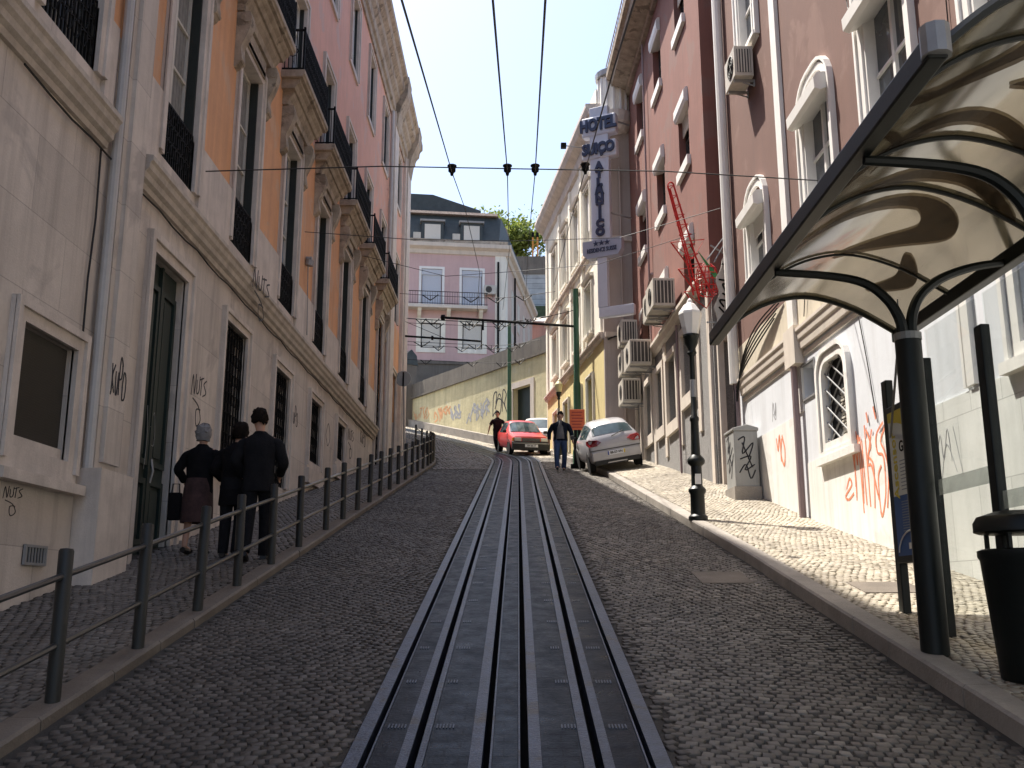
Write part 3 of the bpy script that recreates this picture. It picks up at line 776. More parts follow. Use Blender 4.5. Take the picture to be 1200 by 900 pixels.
# cable along the string course and spray tags
pts = [(.05, s, 6.70 - .05*abs(math.sin(s*1.9))) for s in np.arange(8.2, 30, .5)]
q = MB(); q.tube(pts, .012, 5); q.tube([(.03, 9.95, 6.7), (.03, 9.98, 5.9), (.03, 9.93, 5.2), (.03, 9.94, 4.6)], .012, 5); q.build('wall_cable', BLACKW, LB)
def cm(pts, n=5): return [(p.x, p.y) for p in catmull([(a, b, 0) for a, b in pts], n)]
class _T:
    def strokes(s, l, w, d): MB().strokes(l, w, d).build('graffiti', SPRAYK, LB)
tagk = _T()
def put(lines, s, z, k, kz=None): return [[(s+a*k, z+b*(kz or k)) for a, b in ln] for ln in lines]
KUPO = [cm([(0,1),(.05,.5),(0,0)]), cm([(.3,1),(.05,.55),(.32,.1)]), cm([(.42,.8),(.45,.2),(.62,.1),(.7,.8)]), cm([(.8,.1),(.85,1.3),(1.1,1.1),(1.05,.7),(.85,.6)]), cm([(1.2,.4),(1.3,.9),(1.55,.7),(1.5,.1),(1.25,0),(1.2,.4)])]
NUTS = [cm([(0,.2),(.1,1),(.3,.3),(.4,1.1)]), cm([(.5,.9),(.55,.4),(.75,.5),(.8,1.1)]), [(.85,1.0),(1.2,1.15)], [(1.0,1.1),(.95,.4)], cm([(1.5,1.1),(1.25,.9),(1.5,.6),(1.2,.4)]), cm([(.2,.1),(.8,-.1),(1.1,-.6),(.7,-.9),(.6,-.3),(1.0,-.2)])]
tagk.strokes(put(KUPO, 10.46, 4.05, .25, .34), .02, .155)
tagk.strokes(put(NUTS, 13.5, 4.6, .42, .36), .02, .003)
tagk.strokes(put(NUTS, 15.55, 6.85, .7, .4), .03, .202)
tagk.strokes(put(NUTS, 8.75, 2.72, .22, .13), .008, .003)
tagk.strokes(put(KUPO, 19.6, 5.35, .35, .3), .02, .003)
tagk.strokes(put([cm([(0,.3),(.5,1),(1,.3),(.5,-.2),(0,.3)])], 23.2, 5.55, .5, .45), .02, .003)
tagk.strokes(put(NUTS, 26.2, 5.95, .6, .4), .025, .003); tagk.strokes(put(KUPO, 28.3, 6.3, .6, .35), .03, .003)
for ln_ in (cm([(0,1),(.1,.2),(.05,-.6)]), cm([(.3,.5),(.5,.9),(.6,.1),(.35,0),(.4,-.8)])): MB().strokes(put([ln_], 12.15, 3.75, .5, .5), .008, -.076).build('graffiti', GREYM, LB)
q = MB(); q.tube([(.02, 20.2, 9.05), (.14, 20.2, 9.05)], .06, 8); q.tube([(.1, 20.2, 9.02), (.08, 20.2, 8.9)], .09, 8); q.tube([(.06, 20.2, 8.95), (.05, 20.3, 8.4), (.06, 20.4, 7.4)], .012, 5); q.build('wall_lamp', GREYM, LB)

# house round the bend, seen only from beside
NBL = 10.5
NB = thing('corner_house', 'plain cream house continuing round the bend beyond the long orange house', 'building', (-4.95, 38.9, 0), R(9))
hs = [(s, s+1.1, z, z+1.9) for s in (2, 5, 8) for z in (11, 14.6, 18)]
MB().wall(0, NBL, 4, 20.4, hs, 0, .25).build('wall', CREAM, NB); MB().box(-9, -.3, 0, NBL, 4, 20.4).build('house_body', CREAM, NB)
MB().extrude([(0, 20.0), (.3, 20.2), (.3, 20.4), (0, 20.45)], 0, NBL+.1).build('cornice', STONE_T, NB)
MB().prism([(-9.2, 0, 20.46), (-4.5, 0, 22), (.2, 0, 20.46)], (0, NBL, 0)).build('roof', ROOFT, NB)
for h in hs: french(NB, *h, d=-.15, mat=WHITE, trim=STONE_T, trimbot=False)

# ------------------------------------------------------------------ right: rose house with white ground floor
RB = thing('rose_house', 'dusty rose house with whitewashed marble ground floor behind the bus shelter', 'building', (4.6, 12.7, 0), R(1.7))
RE = 6.42
wg = (.62, 1.6, 4.06, 5.3); dk = (1.95, 2.56, 4.93, 5.45)
ups = [(3.95, 5.05, 7.75, 9.0), (.5, 1.68, 7.75, 9.35), (-2.15, -.87, 7.6, 9.5), (-5.0, -3.6, 7.45, 9.5)]
ups2 = [(3.9, 5.0, 12.2, 14.2), (.5, 1.65, 12.2, 14.2), (-2.1, -.9, 12.2, 14.2)]
shop = (-5.6, -3.85, 4.2, 5.55); shop2 = (-9.5, -7.5, 3.4, 5.4)
MB(-1).wall(-15, RE, -1.5, 5.9, [wg, dk, shop, shop2], 0, .3).build('ground_floor_wall', GREYP, RB)
MB(-1).wall(-15, RE, 5.9, 6.75, [], 0, .3).build('beige_strip', BEIGEP, RB)
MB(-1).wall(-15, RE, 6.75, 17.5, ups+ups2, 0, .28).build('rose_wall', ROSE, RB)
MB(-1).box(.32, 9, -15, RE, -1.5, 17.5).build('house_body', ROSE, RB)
MB(-1).box(0, .32, RE-.004, RE+.1, -1.5, 17.5).build('end_wall', ROSE, RB)
MB(-1).extrude([(0, 17.3), (.3, 17.5), (.5, 17.9), (0, 18)], -15, RE).build('cornice', STONE_W, RB)
MB(-1).prism([(9.2, -15, 18), (4.5, -15, 20), (-.5, -15, 17.9)], (0, RE+15, 0)).build('roof', ROOFT, RB)
# painted-over lower band in three steps, marble slabs nearer the shelter
q = MB(-1); q.fb(2.78, RE, -.05, .012, -1, 4.75); q.fb(-.55, 2.52, -.05, .014, -1, 3.92); q.fb(-.55, 2.52, -.05, .012, -1, 3.0); q.build('whitewash', WHITEP, RB)
MB(-1).fb(-15, -.56, -.05, .03, -1, 3.96).build('marble_cladding', MARBLE, RB)
q = MB(-1); q.extrude([(-.02, 5.72), (.07, 5.72), (.08, 5.84), (.1, 5.87), (.11, 5.98), (.13, 6.0), (.13, 6.05), (-.02, 6.08)], -15, 6.1); q.extrude([(-.02, 5.60), (.025, 5.60), (.03, 5.66), (-.02, 5.67)], -15, 6.1)
q.build('ledge', CREAMT, RB)
MB(-1).fb(2.4, 2.95, -.02, .15, 5.5, 6.12).build('ledge_block', CREAMT, RB)
MB(-1).fb(2.55, 3.0, -.02, .02, 4.75, 5.55).build('pale_pier', WHITEP, RB)
MB(-1).tube([(-.09, 2.68, 2.6), (-.09, 2.68, 5.6)], .055, 8).build('downpipe', PIPED, RB)
MB(-1).fb(2.62, 2.92, -.02, .07, 6.12, 17.4).build('white_strip', WHITE, RB)
MB(-1).tube([(-.12, 6.3, 6.0), (-.12, 6.3, 17.4)], .1, 10).build('white_pipe', WHITE, RB)
MB(-1).tube([(-.10, 6.3, 4.0), (-.10, 6.3, 6.0)], .06, 8).build('downpipe', PIPED, RB)
# bundle of loose cables from the corner
q = MB(-1)
for k in range(5):
    q.tube(catmull([(-.1, 6.3+.02*k, 5.9-.1*k), (-.14, 5.6, 6.1+.05*k), (-.12, 4.6, 6.35+.09*k), (-.05, 3.7-.1*k, 6.6+.06*k)], 5), .016, 4)
for k in range(3): q.tube(catmull([(-.13, 6.32+.03*k, 4.2), (-.16, 6.25, 5.0), (-.13, 6.3, 5.9+.2*k)], 5), .018, 4)
q.build('loose_cables', BLACKW, RB)
for pts in ([(-.02, -.45, 12.5), (-.02, -.42, 10.2), (-.03, -.55, 9.7), (-.02, -.62, 8.9), (-.02, -.6, 6.2)], [(-.02, -3.1, 13), (-.02, -3.12, 9), (-.02, -3.05, 6.2)], [(-.02, .02, 5.55), (-.02, -.15, 4.9), (-.025, -.3, 4.2)], [(-.03, 1.75, 9.2), (-.03, 1.8, 7.5), (-.03, 2.2, 6.2)]):
    MB().tube(catmull(pts, 5), .008, 4).build('wall_cable', BLACKW, RB)
# barred window with rounded corners
def rounded(a, b, c, e, r, n=5, bottom=False):
    pts = []
    for cx, cz, t0 in ((b-r, e-r, 0), (a+r, e-r, 90)):
        pts += [(cx+r*math.cos(R(t0+90*k/n)), cz+r*math.sin(R(t0+90*k/n))) for k in range(n+1)]
    if bottom: 
        for cx, cz, t0 in ((a+r, c+r, 180), (b-r, c+r, 270)): pts += [(cx+r*math.cos(R(t0+90*k/n)), cz+r*math.sin(R(t0+90*k/n))) for k in range(n+1)]
    else: pts += [(a, c), (b, c)]
    return pts
def round_frame(mb, a, b, c, e, r, w_, d0, d1):
    o = rounded(a-w_, b+w_, c-w_, e+w_, r+w_); i = rounded(a, b, c, e, r); n = len(o)
    vs = [mb.P(s, d, z) for d in (d0, d1) for ring in (i, o) for s, z in ring]
    fs = []
    for k in range(n):
        j = (k+1) % n
        fs += [(2*n+k, 2*n+j, 3*n+j, 3*n+k), (k, n+k, n+j, j), (n+k, 3*n+k, 3*n+j, n+j), (k, j, 2*n+j, 2*n+k)]
    mb.add(vs, fs); return mb
wo = MB(-1).fb(wg[0]+.002, wg[1]-.002, -.13, -.09, wg[2]+.002, wg[3]-.002).build('window', DARK, RB)
q = MB(-1); round_frame(q, wg[0]+.03, wg[1]-.03, wg[2]+.02, wg[3]-.04, .22, .12, -.05, .05); round_frame(q, wg[0]-.1, wg[1]+.1, wg[2]-.1, wg[3]+.1, .33, .07, -.02, .08)
q.build('surround', WHITEP, wo)
q = MB(-1); grille(q, wg[0], wg[1], wg[2], wg[3], -.02, 'diamond'); q.build('lattice_bars', GREYM, wo)
q = MB(-1)
for i in range(14): q.fb(wg[0]+.05, wg[0]+.5, -.088, -.06, wg[2]+.06+i*.05, wg[2]+.085+i*.05)
q.build('louvres', FRAMEW, wo)
MB(-1).fb(wg[0]-.3, wg[1]+.3, -.02, .1, wg[2]-.28, wg[2]-.17).build('sill', WHITEP, wo)
wo = MB(-1).fb(dk[0], dk[1], -.25, -.2, dk[2], dk[3]).build('meter_niche', DARK, RB)
MB(-1).frame(dk[0], dk[1], dk[2], dk[3], .03, -.02, .02).build('niche_frame', GREYM, wo)
# upper windows with shutter boxes
def awn_window(th, h, arch, shut=None, box=True):
    a, b, c, e = h; sg = -1
    wo = french(th, a, b, c, e, -.11, WHITE, GLASS, None, None, .1, (.5,), sg=sg)
    q = MB(sg)
    if arch: q.frame(a+.06, b-.06, c+.06, e+.0, .06, -.15, .03, True); round_frame(q, a+.0, b-.0, c-.0, e+.35, .5, .12, -.02, .06); round_frame(q, a-.14, b+.14, c-.1, e+.47, .55, .05, -.02, .09)
    else: q.frame(a+.06, b-.06, c+.06, e-.06, .06, -.15, .03, True); q.frame(a, b, c, e+.3, .13, -.02, .06, True); q.frame(a-.13, b+.13, c-.1, e+.43, .06, -.02, .09, False)
    q.build('surround', WHITE, wo)
    if arch: MB(sg).prism([MB(sg).P(s, -.03, z) for s, z in rounded(a, b, e-.02, e+.33, .33)], (-.02, 0, 0)).build('lunette', FRAMEW, wo)
    if box:
        q = MB(sg)
        q.prism([q.P(a-.08, d, z) for d, z in ((-.2, e-.06), (.17, e-.22), (.25, e-.19), (.26, e-.02), (.2, e+.06), (-.2, e+.1))], (0, b-a+.16, 0))
        q.build('shutter_box', WHITE, wo)
    if shut: MB(sg).fb(a+.065, b-.065, -.075, -.055, c+(e-c)*shut, e-.1).build('shutter', SHUTTER, wo)
    MB(sg).fb(a-.15, b+.15, -.02, .12, c-.09, c-.004).build('sill', WHITE, wo)
awn_window(RB, ups[0], True, .62); awn_window(RB, ups[1], True, None); awn_window(RB, ups[2], False, .0); awn_window(RB, ups[3], False, .5)
for h in ups2: awn_window(RB, h, False, None, False)
# shop window
wo = MB(-1).fb(shop[0], shop[1], -.25, -.2, shop[2], shop[3]).build('shop_window', DARK, RB)
q = MB(-1); q.frame(*shop, .14, -.02, .05); q.frame(shop[0]-.16, shop[1]+.16, shop[2]-.14, shop[3]+.16, .07, -.02, .09, False); q.build('surround', WHITE, wo)
q = MB(-1); grille(q, *shop, -.1, 'diamond'); q.build('lattice_bars', GREYM, wo)
MB(-1).fb(shop[0]-.3, shop[1]+.3, -.02, .12, shop[2]-.26, shop[2]-.142).build('sill', WHITEP, wo)
wo = MB(-1).fb(shop2[0], shop2[1], -.25, -.2, shop2[2], shop2[3]).build('shop_window', DARK, RB); MB(-1).frame(*shop2, .14, -.02, .05).build('surround', WHITE, wo)
q = MB(-1); q.fb(-2.95, -2.8, -.02, .06, 4.0, 5.72); q.fb(-2.75, -2.7, -.02, .05, 4.0, 5.72); q.build('wall_pilaster', WHITE, RB)
# wall spray
MIKS = [cm([(-.05,.9),(.02,.2),(.0,-.3)]), cm([(.26,1.0),(.27,.3),(.24,-.4)]), cm([(.5,1.1),(.62,.75),(.5,.55),(.66,.3),(.6,-.55)]), cm([(1.12,1.0),(.95,.75),(1.05,.5),(1.12,.1),(1.0,-.6)]), [(.14,1.15),(.16,1.0)], [(0,0),(.05,1.0),(.12,.45),(.2,1.05),(.22,-.6)], [(.32,.9),(.34,-.45)], [(.45,1.2),(.46,-.5)], cm([(.68,1.05),(.48,.4),(.6,.3),(.75,-.4)]), cm([(1.05,1.1),(.82,.9),(.82,.55),(1.0,.4),(.98,-.3),(.8,-.75),(.78,0),(.9,.25)]), cm([(-.35,.0),(-.22,.2),(-.15,.05),(-.4,-.15),(-.3,-.25),(-.1,-.15)]), [(.55,1.45),(.58,1.25)], [(.8,1.5),(.85,1.25)]]
def flip(lines, s, z, k, kz): return [[(s-a*k, z+b*kz) for a, b in ln] for ln in lines]
MB(-1).strokes(flip(MIKS, .58, 3.35, 1.0, .62), .034, .016).build('graffiti', SPRAYO, RB)
MB(-1).strokes(flip([cm([(0,.9),(.1,.5),(.25,.95),(.3,.1)]), cm([(.4,.8),(.3,.3),(.5,-.1),(.6,.4),(.45,.9)])], 4.1, 4.1, .75, .5), .05, .014).build('graffiti', SPRAYO, RB)
MB(-1).strokes(flip([cm([(0,.7),(.1,.2),(.2,.8),(.3,.1),(.4,.6),(.5,0)])], -.62, 3.5, .5, .5), .03, .032).build('graffiti', SPRAYP, RB)
MB(-1).strokes(flip([cm([(0,0),(.2,.9),(.4,.2),(.6,.8),(.5,.0),(.2,.3)])], 4.3, 4.9, .4, .35), .02, .003).build('graffiti', SPRAYG, RB)
MB(-1).strokes(flip([cm([(.1,1),(.2,0),(.3,1),(.1,.3),(.35,.5),(.15,-.2)])], 3.0, 5.0, .5, .45), .045, .021).build('graffiti', SPRAYY, RB)
MB(-1).strokes(flip([cm([(0,0),(.3,.8),(.4,.1),(.7,.9),(.8,.0)]), cm([(.2,-.4),(.6,.5),(1.0,-.3)]), [(1.0,.9),(1.3,-.5)]], -1.9, 3.3, .45, .4), .007, .032).build('graffiti', SPRAYG, RB)

# ------------------------------------------------------------------ air conditioners
AIRG = 'air conditioning units on the red facade'
def aircon(lab, parent_loc, rotz, s, z, w_=.85, h=.62, dp=.36, off=.12, sg=-1, group=AIRG, side_grille=True):
    c, sn = math.cos(rotz), math.sin(rotz)
    lx, ly = sg*off, s
    t = thing('air_conditioner', lab, 'air conditioner', (parent_loc[0]+lx*c-ly*sn, parent_loc[1]+lx*sn+ly*c, z), rotz, group)
    MB(sg).fb(-w_/2, w_/2, 0, dp, 0, h).build('casing', ACBOX, t, bevel=.015)
    q = MB(sg); q.tube([q.P(-.08+.2*math.cos(a), dp+.006, h/2+.22*math.sin(a)) for a in np.linspace(0, 6.28, 17)[:-1]], .012, 5, True)
    for rr in (.06, .11, .16): q.tube([q.P(-.08+rr*math.cos(a), dp+.006, h/2+rr*1.1*math.sin(a)) for a in np.linspace(0, 6.28, 13)[:-1]], .006, 4, True)
    for k in range(6): q.bar(q.P(-.08, dp+.006, h/2), q.P(-.08+.2*math.cos(k*1.047), dp+.006, h/2+.22*math.sin(k*1.047)), .006, 4)
    q.build('fan_guard', ACDARK, t)
    q = MB(sg)
    q.prism([q.P(-.08+.185*math.cos(a), dp-.01, h/2+.2*math.sin(a)) for a in np.linspace(0, 6.28, 17)[:-1]], q.P(0, .012, 0)); q.build('fan_opening', ACDARK, t)
    if side_grille:
        q = MB(sg)
        q.fb(-w_/2-.006, -w_/2+.006, .05, dp-.05, .07, h-.07)
        so_ = q.build('side_slots', ACDARK, t); q = MB(sg)
        for k in range(5): q.fb(-w_/2-.014, -w_/2-.0065, .05+(dp-.1)*(k+.5)/5-.012, .05+(dp-.1)*(k+.5)/5+.012, .07, h-.07)
        q.build('side_slats', ACBOX, so_)
    for k in (-.3, .3):
        q = MB(sg); q.fb(k*w_-.02, k*w_+.02, -off+.002, dp*.95, -.05, -.002); q.fb(k*w_-.019, k*w_+.019, -off+.002, -off+.03, -.14, -.05)
        q.flat(q.P(k*w_, -off+.02, -.12), q.P(k*w_, dp*.5, -.06), .02, .02)
        q.build('bracket', GREYM, t)
    return t
aircon('air conditioner under the small high window between the two white vertical strips', RB.location, R(1.7), 4.42, 11.42, .74, .62, .36, off=.05, group=AIRG)

# ------------------------------------------------------------------ red house
RD = thing('red_house', 'brick red house with white sills and pebbledash ground floor beside the parked silver car', 'building', (4.17, 20.4, 0), R(2.2))
DE = 10.4
cols = [1.95, 5.05, 8.1]
up = []; 
for c in cols:
    for z0, z1 in ((9.0, 10.25), (12.2, 13.75), (15.95, 17.6)): up.append((c-.58, c+.58, z0, z1))
gfr = [(1.8, 2.95, 6.6, 8.12), (3.72, 4.95, 6.28, 7.98), (7.3, 8.35, 6.48, 8.02), (9.25, 10.0, 5.4, 7.8), (5.55, 6.5, 6.4, 8.0)]
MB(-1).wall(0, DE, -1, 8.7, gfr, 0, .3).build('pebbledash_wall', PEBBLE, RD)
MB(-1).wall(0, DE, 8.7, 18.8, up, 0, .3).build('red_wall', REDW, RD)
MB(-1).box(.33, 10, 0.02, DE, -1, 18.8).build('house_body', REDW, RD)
MB(-1).box(-.002, .33, -.1, 0.02, 8.7, 18.8).build('end_wall', REDW, RD); MB(-1).box(.331, 10, -.1, .019, -1, 18.8).build('end_wall', REDW, RD)
MB(-1).box(-.003, .33, -.1, 0.02, -1, 8.7).build('end_wall', PEBBLE, RD); MB(-1).box(-.002, .33, DE, DE+.1, -1, 18.8).build('end_wall', REDW, RD)
MB(-1).extrude([(-.02, 18.5), (.12, 18.5), (.14, 18.66), (.62, 18.75), (.66, 18.95), (.78, 19.0), (.8, 19.15), (-.02, 19.25)], -.2, DE+.1).build('eaves_cornice', STONE_W, RD)
MB(-1).prism([(10, -.2, 19.2), (5, -.2, 21.4), (-.4, -.2, 19.26)], (0, DE+.3, 0)).build('roof', ROOFT, RD)
q = MB(-1)
q.tube([q.P(s, .72, 19.75) for s in (0, DE)], .02, 5); q.tube([q.P(s, .72, 19.5) for s in (0, DE)], .012, 5)
for s in np.arange(0, DE+.1, .26): q.bar(q.P(s, .72, 19.1), q.P(s, .72, 19.76), .01, 4)
q.build('roof_railing', GREYM, RD)
q = MB(-1); q.extrude([(-.02, 8.55), (.1, 8.6), (.16, 8.72), (.2, 8.74), (.2, 8.82), (-.02, 8.86)], -.02, DE); q.build('ledge', CREAMT, RD)
q = MB(-1); q.fb(-.05, DE, -.02, .03, -1, 5.0); q.build('base_panel', PEBBLE, RD)
for c in cols:
    for i, (z0, z1) in enumerate(((9.0, 10.25), (12.2, 13.75), (15.95, 17.6))):
        wo = french(RD, c-.58, c+.58, z0, z1, -.2, ACDARK, GLASS, None, None, bars=(.55,), sg=-1)
        MB(-1).fb(c-.66, c+.66, -.02, .09, z0-.24, z0-.003).build('sill', WHITE, wo)
        q = MB(-1); q.prism([q.P(c-.62, d, z) for d, z in ((-.2, z1-.1), (.07, z1-.16), (.11, z1-.06), (.11, z1+.16), (.05, z1+.24), (-.02, z1+.24))], (0, 1.24, 0)); q.build('shutter_box', WHITE, wo)
        if random.random() < .5: MB(-1).fb(c-.57, c+.57, -.12, -.1, z0+(z1-z0)*random.uniform(.5, .8), z1-.1).build('shutter', SHUTTER, wo)
for h in gfr:
    o = MB(-1).fb(h[0]+.002, h[1]-.002, -.26, -.2, h[2], h[3]).build('window' if h[2] > 6 else 'house_door', GLASS if h[2] > 6 else DOORB, RD)
    q = MB(-1); q.frame(h[0], h[1], h[2], h[3], .16, -.02, .08, h[2] > 6, .3); q.build('surround', CREAMT, o)
    if h[2] > 6:
        q = MB(-1); q.frame(h[0]+.05, h[1]-.05, h[2]+.05, h[3]-.05, .05, -.2, -.16); q.fb((h[0]+h[1])/2-.03, (h[0]+h[1])/2+.03, -.2, -.16, h[2]+.05, h[3]-.05); q.build('window_frame', FRAMEW, o)
for s in (1.25, 3.35, 5.3, 6.95, 8.75): MB(-1).fb(s-.14, s+.14, -.02, .045, 5.5, 8.54).build('stone_pier', CREAMT, RD)
MB(-1).fb(.0, .24, -.02, .06, 3.2, 8.54).build('stone_pier', CREAMT, RD)
MB(-1).tube([(-.1, 3.2, 4.5), (-.1, 3.2, 8.5)], .03, 6).build('downpipe', PIPED, RD); MB(-1).tube([(-.1, 6.75, 8.9), (-.1, 6.75, 18.4)], .03, 6).build('downpipe', PIPED, RD)
# recessed doorway in the return wall, facing down the street
q = MB(); q.box(.05, .18, -.25, -.1, 3.4, 7.2); q.box(.62, .75, -.25, -.1, 3.4, 7.2); q.box(.05, .75, -.26, -.1, 7.2, 7.45); do = q.build('side_doorway', CREAMT, RD)
MB().box(.182, .618, -.13, -.104, 3.4, 7.198).build('door_leaf', PEBBLE, do)
# sloping cornice pipe on the facade
MB(-1).tube([(-.1, 6.3, 10.9), (-.1, 8.9, 9.9), (-.1, 9.6, 8.9)], .05, 6).build('overflow_pipe', PIPED, RD)
for s, z, w_, dp, lab_ in ((3.55, 8.95, 1.1, .55, 'large slatted air conditioner nearest the lamp globe, on the red facade'),
                           (4.75, 9.05, .8, .45, 'squat air conditioner tucked behind the large slatted one above the pebbledash'),
                           (7.1, 8.3, 1.2, .62, 'biggest boxy air conditioner hanging low over the silver car side of the facade'),
                           (9.3, 9.55, .9, .5, 'upper pale air conditioner next to the hotel corner'),
                           (9.35, 8.6, .85, .5, 'pale air conditioner in the middle of the stack by the hotel corner'),
                           (9.0, 7.62, .95, .55, 'lowest dark air conditioner of the stack by the hotel corner')):
    aircon(lab_, RD.location, R(2.2), s, z, w_, .72, dp, .14)

# ------------------------------------------------------------------ hotel
HB = thing('hotel', 'cream and yellow hotel with sunlit facade and curved corner parapet under the tall sign', 'building', (2.78, 30.75, 0), R(8))
HE = 10.8; HC = [2.05, 4.0, 6.35, 8.65]
hw = []
for c in HC: hw += [(c-.5, c+.5, 13.85, 16.1), (c-.5, c+.5, 10.75, 12.45), (c-.45, c+.45, 7.2, 9.2)]
MB(-1).wall(0, HE, 3, 10.2, hw, 0, .25).build('yellow_wall', YELLOWP, HB)
MB(-1).wall(0, HE, 10.2, 18.0, hw, 0, .25).build('cream_wall', CREAM, HB)
MB(-1).box(.28, 9, .02, HE, 3, 18.0).build('house_body', HOTSIDE, HB)
MB(-1).box(0, 9, -.1, .018, 3, 18.0).build('side_wall', HOTSIDE, HB); MB(-1).box(0, .28, HE, HE+.1, 3, 18.0).build('end_wall', CREAM, HB)
MB(-1).extrude([(-.02, 17.3), (.1, 17.4), (.15, 17.7), (.4, 17.9), (.5, 18.1), (.5, 18.25), (-.02, 18.3)], -.15, HE+.15).build('cornice', STONE_T, HB)
MB(-1).fb(0, HE, -.2, .1, 18.3, 18.9).build('parapet', CREAM, HB)
MB(-1).prism([(9, .3, 18.3), (4.6, .3, 20.2), (.2, .3, 18.31)], (0, HE-.3, 0)).build('roof', ROOFT, HB)
for z in (10.15, 13.45): 
    MB(-1).extrude([(-.02, z-.1), (.1, z-.06), (.13, z+.04), (.17, z+.06), (.17, z+.12), (-.02, z+.14)], -.02, HE).build('string_course', STONE_T, HB)
    MB().box(0.02, 1.6, -.2, -.1, z-.06, z+.1).build('string_course', STONE_T, HB)
for s in (.3, 3.05, 5.2, 7.5, 10.5): MB(-1).fb(s-.16, s+.16, -.02, .07, 10.3, 17.3).build('pilaster', CREAM, HB)
for h in hw:
    wo = french(HB, *h, d=-.16, mat=WHITE, glass=GLASS, trim=CREAM, trimw=.12, bars=(.45,), sg=-1, sill=CREAM)
    if h[2] > 10: MB(-1).extrude([(-.02, h[3]+.2), (.12, h[3]+.22), (.16, h[3]+.32), (-.02, h[3]+.36)], h[0]-.2, h[1]+.2).build('hood', CREAM, wo)
    if random.random() < .6 and h[2] > 10: MB(-1).fb(h[0]+.05, h[1]-.05, -.1, -.085, h[2]+(h[3]-h[2])*.35, h[3]-.02).build('blind', WHITE, wo)
    if h[2] > 10: MB(-1).fb(h[0], h[1], -.02, .03, h[2]-.75, h[2]-.25).build('apron', CREAM, wo)
# fluted round corner parapet
q = MB(); q.lathe([(.0, 17.2), (.42, 17.25), (.62, 17.5), (.66, 17.75), (.66, 17.85), (.0, 17.86)], (.5, -.05, 0), 20); q.build('corner_bracket', STONE_T, HB)
q = MB(); q.lathe([(.0, 17.86), (.5, 17.87), (.5, 19.2), (.0, 19.25)], (.5, -.05, 0), 20); cp = q.build('corner_turret', CREAM, HB)
q = MB(); q.lathe([(0, 19.2), (.6, 19.22), (.62, 19.4), (0, 19.42)], (.5, -.05, 0), 20); q.build('turret_cap', GREYM, cp)
q = MB()
for k in range(14):
    a = 2*math.pi*k/14; q.box(.5+.51*math.cos(a)-.03, .5+.51*math.cos(a)+.03, -.05+.51*math.sin(a)-.03, -.05+.51*math.sin(a)+.03, 17.9, 19.2)
q.build('flute', WHITE, cp)
MB().tube(catmull([(.1, -.16, 10.0), (.4, -.2, 10.1), (.8, -.22, 9.9), (1.2, -.2, 9.95)], 5), .03, 5).build('wall_cable', BLACKW, HB)
MB().tube([(.62, -.16, 6), (.62, -.16, 16)], .035, 6).build('downpipe', HOTSIDE, HB)
q = MB(); q.box(1.0, 1.35, -.16, -.1, 7.05, 7.3); q.build('street_nameplate', PIPED, HB)
q = MB(); q.box(.5, .8, -.125, -.1, 8.35, 9.1); q.box(.5, .8, -.15, -.1, 8.3, 8.349); q.build('side_window', DARK, HB)

# hotel sign: a tall flag sign turned towards people coming up the street
SG = thing('hotel_sign', 'tall white hotel sign with navy letters projecting above the street', 'sign', (2.72, 29.9, 0), R(-26))
zt = dict(hot=(15.75, 16.65), sui=(14.55, 15.4))
q = MB(); q.box(-.32, .32, -.12, .12, 13.1, 17.75); q.build('sign_column', SIGNW, SG, bevel=.02)
bd = [MB().box(-.6, .6, -.16, .16, 16.72, 17.42).build('name_board', SIGNW, SG, bevel=.06), MB().box(-.6, .6, -.16, .16, 15.9, 16.5).build('name_board', SIGNW, SG, bevel=.06)]
text_mesh('HOTEL', .56, .07, 'lettering', SIGNBL, bd[0], basis((0, -.19, 17.07), (1, 0, 0), (0, 0, 1)), .028, sx=.72)
text_mesh('SUI\u00c7O', .50, .07, 'lettering', SIGNBL, bd[1], basis((0, -.19, 16.22), (1, 0, 0), (0, 0, 1)), .028, sx=.76)
for i, ch in enumerate('ATL\u00c2NTICO'):
    text_mesh(ch, .36, .07, 'letter', SIGNBL, SG, basis((0, -.15, 15.62-i*.285), (1, 0, 0), (0, 0, 1)), .025)
bp_ = MB(); bp_.prism([(-.62, -.14, 13.09), (-.62, -.14, 12.65), (-.48, -.14, 12.5), (.58, -.14, 12.52), (.7, -.14, 12.72), (.7, -.14, 13.09)], (0, .28, 0)); bpo = bp_.build('lower_board', PLATEG, SG)
text_mesh('\u2605\u2605\u2605', .2, .02, 'stars', SIGNBL, bpo, basis((.03, -.15, 12.96), (1, 0, 0), (0, 0, 1)), .004)
text_mesh('RESIDENCE SUISSE', .2, .02, 'lettering', SIGNBL, bpo, basis((.03, -.15, 12.74), (1, 0, 0), (0, 0, 1)), .004, sx=.62)
q = MB(); q.box(-.14, .18, -.1, .1, 10.85, 12.498); q.build('sign_post', SIGNW, SG)
q = MB(); q.box(-.14, 1.05, -.1, .1, 10.5, 10.848); q.build('sign_bracket', SIGNW, SG, bevel=.04)
for zz_ in (17.3, 14.0): MB().bar((.3, 0, zz_), (.75, .75, zz_), .03).build('wall_tie', GREYM, SG)

